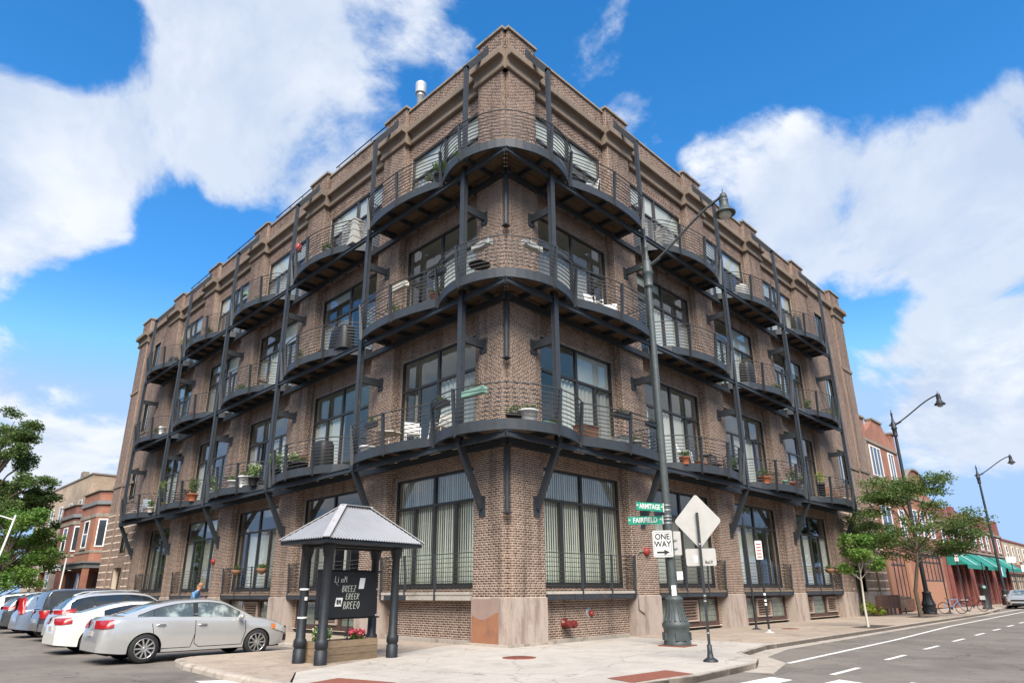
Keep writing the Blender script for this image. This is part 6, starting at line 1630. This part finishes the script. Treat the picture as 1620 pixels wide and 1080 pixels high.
def covered(side, u, d, fl, desc, m, w, dp, h, rz=0, name='covered_grill', cat='grill cover'):
    t = thing(name, f'{desc}, {FLN[fl]} floor, {where(side,u)}', cat, bpos(side,u,d,fl), R_(rz) + (0 if side == 'R' else R_(90)))
    vs = []; rs = random.Random(int(u*10)); prof = [(1.05,0),(1.02,.3),(.97,.62),(.93,.86),(.8,.97),(.45,1.0)]
    n = 20
    for sc, zz in prof:
        for j in range(n):
            a = 2*math.pi*j/n; ca, sa = math.cos(a), math.sin(a); q = max(abs(ca),abs(sa)); k = sc*(1+rs.uniform(-.03,.03))
            vs.append((w/2*ca/q**.85*k, dp/2*sa/q**.85*k, h*zz))
    fs = [(i*n+j,i*n+(j+1)%n,(i+1)*n+(j+1)%n,(i+1)*n+j) for i in range(len(prof)-1) for j in range(n)]+[tuple(range((len(prof)-1)*n,len(prof)*n))]
    mb = MB(); mb.add(vs, fs, 0, True); mb.build('cover', M[m], t)
    mb = MB()
    for x in (-w*.4,w*.4):
        for y in (-dp*.4,dp*.4): mb.lathe([(.04,-.0),(.04,.1)],8,(x,y,0))
    mb.build('castor', M['black'], t)
def cabinet(side, u, d, fl, desc, m, w, dp, h):
    t = thing('storage_cabinet', f'{desc}, {FLN[fl]} floor, {where(side,u)}', 'cabinet', bpos(side,u,d,fl), 0 if side == 'R' else R_(90))
    n = 7
    for k in range(n): mb = MB(); mb.box(-w/2+(.015 if k % 2 else 0),w/2-(.015 if k % 2 else 0),-dp/2+(.015 if k % 2 else 0),dp/2-(.015 if k % 2 else 0),h*.95*k/n,h*.95*(k+1)/n-.004); mb.build('panel', M[m], t)
    mb = MB(); mb.box(-w/2-.03,w/2+.03,-dp/2-.03,dp/2+.03,h*.951,h); mb.build('lid', M[m], t)
def bucket(side, u, d, fl, desc, m, r=.16, h=.32):
    t = thing('bucket', f'{desc}, {FLN[fl]} floor, {where(side,u)}', 'pot', bpos(side,u,d,fl))
    mb = MB(); mb.lathe([(r*.8,0),(r*.95,h*.8),(r*1.1,h*.82),(r*1.1,h),(r*.95,h),(r*.9,h*.6),(0,h*.58)],16); mb.build('tub', M[m], t)
    mb = MB(); mb.tube([(r*math.cos(a)*1.1,0,h*.95+r*.5*math.sin(a)) for a in np.linspace(0,math.pi,9)],.008,4); mb.build('handle', M['iron'], t)
M['greyresin'] = mat('grey_resin', (.36,.355,.33), .6, var=.06); M['yellow'] = mat('yellow_plastic', (.55,.42,.06), .5); M['turquoise'] = mat('turquoise_plastic', (.03,.32,.42), .5); M['paleblue'] = mat('pale_blue_resin', (.42,.48,.53), .6)
# top floor
pot_plant('L',1.5,.9,4,'bushy fine leaved plant behind the rails','black','leaf',.95,.2,700,.3)
pot_plant('L',3.3,.95,4,'white pot with a small plant','white','leafdark',.5,.2,160,.3)
bucket('L',4.3,1.0,4,'round white tub lying by the curved rail','white',.24,.3)
cabinet('L',5.6,1.0,4,'low terracotta red box','terracotta',.55,.3,.3)
pot_plant('L',6.6,.8,4,'spiky green plant beside the column','black','leaf',.5,.2,320,.25)
chair('R',4.1,.75,4,'white framed folding chair','white',60)
cabinet('R',3.0,.9,4,'dark low bench box','black',.8,.35,.4)
bucket('R',5.4,.9,4,'small white pot at the pier','white',.13,.25)
cabinet('L',9.3,.75,4,'tall grey resin storage cabinet','greyresin',1.0,.55,1.25)
chair('L',11.3,.75,4,'dark folded chair','black',20)
t = thing('lantern', 'red lantern hooked on top of the rail, top floor, first balcony left of corner', 'lantern', bpos('L',13.4,1.35,4,1.15)); mb = MB(); mb.lathe([(.05,0),(.14,.06),(.17,.25),(.13,.42),(.06,.48),(.0,.5)],12); mb.build('shade', M['red'], t); mb = MB(); mb.tube([(0,0,.5),(0,0,.58)],.012,5); mb.build('hook', M['iron'], t)
pot_plant('L',18.6,.9,4,'green plant in a long trough','black','leafdark',.45,.18,240,.25)
box_planter('L',19.8,1.25,4,'green box hung on the rail','greenplastic',.6,60,'leaf',.95)
pot_plant('L',30.0,.85,4,'yellow flowering plant on the rail end','black','lime',.6,.17,260,.9,'whiteflower')
covered('L',32.2,.7,4,'dark covered bundle','black',.9,.5,.6)
cabinet('R',9.8,.75,4,'pale grey cabinet at the rounded end','greyresin',.9,.5,.9)
covered('R',17.6,.75,4,'grey covered chair','greyresin',.7,.6,.9,0,'covered_chair','chair cover')
covered('R',25.0,.75,4,'tall dark covered grill','black',.8,.5,1.25)
# third floor
pot_plant('L',2.7,.85,3,'plant in a round terracotta bowl','terracotta','leaf',.3,.3,120,.35)
table('L',.4,.9,3,'small dark folding table at the corner','black',.38)
box_planter('L',-.2,1.35,3,'pale empty trough hung on the rail','greyresin',.85,0,'leaf',.95)
box_planter('R',-.1,1.35,3,'pale empty trough hung on the rail','greyresin',.85,0,'leaf',.95)
box_planter('L',2.4,1.15,3,'black trough hung on the rail','black',.8,40,'leafdark',.95)
box_planter('L',4.3,1.45,3,'pale trough hung on the rail before the door','cream',.9,30,'leaf',.95)
bucket('R',.2,.9,3,'yellow watering pail beside the corner','yellow',.2,.32)
pot_plant('L',5.3,.95,3,'plant in a squat grey pot','greyresin','leaf',.55,.26,160,.35)
pot_plant('L',6.6,.9,3,'small bright green plant near the column','black','lime',.3,.14,140,.2)
chair('R',4.0,.8,3,'white metal chair turned to the street','white',180,True)
chair('R',5.1,.7,3,'pale chair standing sideways by the window','white',120,False)
covered('L',9.5,.75,3,'large black covered grill','black',1.3,.7,1.15)
cabinet('L',11.2,.75,3,'low dark bench','darkwood',.9,.4,.42)
chair('L',17.2,.75,3,'brown wooden chair','wood',70)
pot_plant('L',20.7,.9,3,'red flowering plant in a clay pot','terracotta','leaf',.35,.15,160,.25,'redflower')
pot_plant('L',27.6,.95,3,'small orange pot with leaves','terracotta','leaf',.35,.15,160,.25)
bucket('L',26.6,1.0,3,'turquoise tub by the rail','turquoise',.2,.3); bucket('L',25.6,1.0,3,'red tub by the rail','red',.17,.3)
pot_plant('L',33.0,.85,3,'brown leaved plant behind the rail','black','leafdark',.6,.2,240,.3); bucket('L',31.4,.9,3,'white and black pot at the near end','white',.22,.5)
covered('R',17.0,.7,3,'black covered stack of chairs','black',.8,.6,1.3,0,'covered_chair','chair cover')
pot_plant('R',24.6,.8,3,'bushy green plant at the rounded end','black','leaf',.6,.2,300,.25); box_planter('R',26.8,1.1,3,'green planted trough on the deck','black',1.0,180,'leafdark')
cabinet('R',27.6,.7,3,'pale leaning board box','cream',.8,.3,.5)
# second floor
box_planter('L',.1,1.35,2,'pale green trough hung on the rail','greenplastic',1.0,20,'leaf',.95)
chair('L',2.4,.85,2,'striped brown and white deck chair','cream',100,True); chair('L',3.9,.85,2,'white metal armchair','white',150,True)
table('L',5.4,.85,2,'round beige table','cream',.48)
box_planter('L',1.9,1.2,2,'dark wooden trough hung on the rail','black',.7,50,'leaf',.95); box_planter('L',5.9,1.3,2,'dark trough on the rail end','black',.6,60,'leaf',.95)
bucket('L',6.7,.9,2,'white tub near the column','white',.28,.42)
pot_plant('R',-.45,.75,2,'plant in a dark round pot','black','leaf',.35,.24,120,.34)
pot_plant('R',.0,.95,2,'plant in a big white round pot','white','leaf',.25,.32,90,.5)
box_planter('R',.95,1.2,2,'mint green trough on the deck','greenplastic',1.1,70,'leaf')
cabinet('R',3.1,.8,2,'brown wooden chest','wood',.9,.45,.55); cabinet('R',5.2,.8,2,'grey stone coloured box','greyresin',.6,.5,.5)
box_planter('R',4.4,1.45,2,'dark hung trough with a spiky plant','black',.8,50,'leaf',.95); box_planter('R',6.4,1.45,2,'dark hung trough by the lamp post','black',.8,30,'leafdark',.95)
pot_plant('R',6.0,.9,2,'grey square pot with dry twigs','greyresin','leafdark',.2,.22,50,.45)
covered('L',10.3,.75,2,'round black covered grill','black',.9,.7,1.25)
pot_plant('L',14.0,1.0,2,'tall white flowering plant near the column','black','leafbright',.8,.24,420,.5,'whiteflower'); pot_plant('L',12.4,1.0,2,'white flowering plant in a dark pot','black','leafbright',.4,.22,260,.6,'whiteflower')
pot_plant('L',11.5,1.0,2,'red leaved plant in a dark pot','black','leafdark',.35,.22,200,.45,'redflower'); chair('L',13.2,.7,2,'dark metal chair','black',40)
pot_plant('L',17.2,1.0,2,'white bowl of green plants on a stand','white','leafdark',.3,.34,200,.55); pot_plant('L',18.6,1.0,2,'second white bowl of plants','white','leaf',.3,.3,200,.5)
box_planter('L',20.6,1.1,2,'white trough of green plants','white',1.1,160,'lime'); pot_plant('L',21.3,.95,2,'white flowering plant at the rail end','white','leafbright',.7,.2,260,.4,'whiteflower')
pot_plant('L',29.2,.95,2,'tall bright green palm like plant at the rail','black','lime',1.1,.22,420,.7); bucket('L',28.4,1.0,2,'yellow pail','yellow',.17,.35)
cabinet('L',25.0,.75,2,'orange brown clay box','terracotta',.7,.4,.5); chair('L',26.6,.75,2,'dark frame chair','black',30)
chair('L',32.0,.75,2,'pale blue chair','paleblue',200,False); chair('L',33.2,.75,2,'second pale blue chair facing the first','paleblue',20,False)
chair('R',9.9,.75,2,'white wire chair','white',200); cabinet('R',10.8,.9,2,'low terracotta trough box','terracotta',.8,.25,.25); chair('R',12.6,.75,2,'dark lounge chair','black',160); table('R',11.6,.75,2,'small dark table','black',.3)
pot_plant('R',16.9,.95,2,'plant in a wide clay bowl','terracotta','leaf',.45,.3,200,.34); cabinet('R',18.3,.85,2,'small pale timber box','greywood',.6,.4,.7); bucket('R',19.0,1.1,2,'pair coloured green jar','greenplastic',.13,.4)
pot_plant('R',20.6,.95,2,'purple and green flowering bush','terracotta','leafdark',.9,.26,460,.5,'redflower'); pot_plant('R',21.2,1.05,2,'pale flowering plant near the column','white','leaf',.7,.2,220,.35,'whiteflower')
chair('R',26.2,.75,2,'brown wooden high backed chair','wood',150); chair('R',27.6,.75,2,'second brown wooden chair','wood',190); pot_plant('R',24.7,.85,2,'light green fern at the rounded end','black','lime',.7,.2,260,.9)
# flowers in the kiosk bed, hanging baskets on the far ground floor guard
t = thing('flower_bush', 'clump of pink red flowers in the timber bed under the kiosk roof', 'flowers', KC+ku*1.45+kv*.55+Vector((0,0,.42)))
leaf_cloud([(0,0,.10,.30,.16,.13)], 320, .09, M['leaf'], 'foliage', t, None, 0, 4, .2); leaf_cloud([(0,0,.19,.30,.17,.10)], 420, .075, M['pinkflower'], 'flower', t, None, 0, 5, .5)
t = thing('flower_bush', 'pale green and white leafy plant in the timber bed by the left columns', 'flowers', KC+ku*.42+kv*.55+Vector((0,0,.42)))
leaf_cloud([(0,0,.18,.26,.2,.24)], 520, .08, M['leafbright'], 'foliage', t, None, 0, 6, .2); leaf_cloud([(0,0,.25,.26,.2,.2)], 240, .05, M['whiteflower'], 'flower', t, None, 0, 7, .5)
def rail_basket(side, u, label, leafm='leafdark'):
    t = thing('hanging_basket', label, 'planter', tuple(W(side,u,.12,2.62)), 0 if side == 'R' else R_(90))
    mb = MB(); mb.lathe([(.03,-.22),(.2,-.1),(.28,.05),(.26,.05),(.0,.03)],14); mb.build('basket', M['wood'], t)
    leaf_cloud([(0,0,.14,.34,.2,.16)], 220, .09, M[leafm], 'foliage', t, None, .2, int(u), .2)
rail_basket('R',26.0,'brown basket of leaves on the last ground floor guard rail, nearer one'); rail_basket('R',27.4,'brown basket of leaves on the last ground floor guard rail, farther one')
rail_basket('L',16.2,'leafy basket on the guard rail of the second window from the kiosk','leaf'); rail_basket('L',19.0,'dry leafy basket on the guard rail behind the cars')

for a in (('L',2.6,1.0,4,'trailing green plant on the rail side','black','leafbright',.7,.25,420,.35),('L',10.9,1.1,4,'round grey pot with a fern','greyresin','leaf',.4,.22,260,.35),('L',25.4,1.0,4,'leafy green plant in a clay pot','terracotta','leaf',.6,.22,360,.3),
  ('L',12.9,1.0,3,'tall thin dry plant','terracotta','leafdark',.8,.16,260,.3),('L',19.2,.95,3,'low green plant in a white pot','white','leaf',.4,.2,240,.3),('L',16.3,1.0,2,'white flowering plant at the near end','black','leafbright',.7,.24,420,.4,'whiteflower'),('L',23.9,1.0,2,'large leafy green plant','terracotta','leaf',.9,.26,480,.4),('L',31.0,.95,2,'small green plant in a pale pot','cream','leaf',.5,.2,260,.3),
  ('R',9.4,.95,2,'red clay pot with low leaves','terracotta','leaf',.3,.22,200,.3),('R',13.7,1.0,2,'green plant beside the dark lounge chair','black','leaf',.6,.22,320,.3),('R',19.8,1.0,3,'low green plant on the deck edge','terracotta','leafdark',.4,.22,260,.3),('R',28.4,1.0,3,'spreading green plant at the far end','black','leaf',.6,.26,380,.3),('R',12.4,1.0,4,'small leafy plant behind the rail','white','leaf',.4,.2,220,.3)):
    pot_plant(*a)
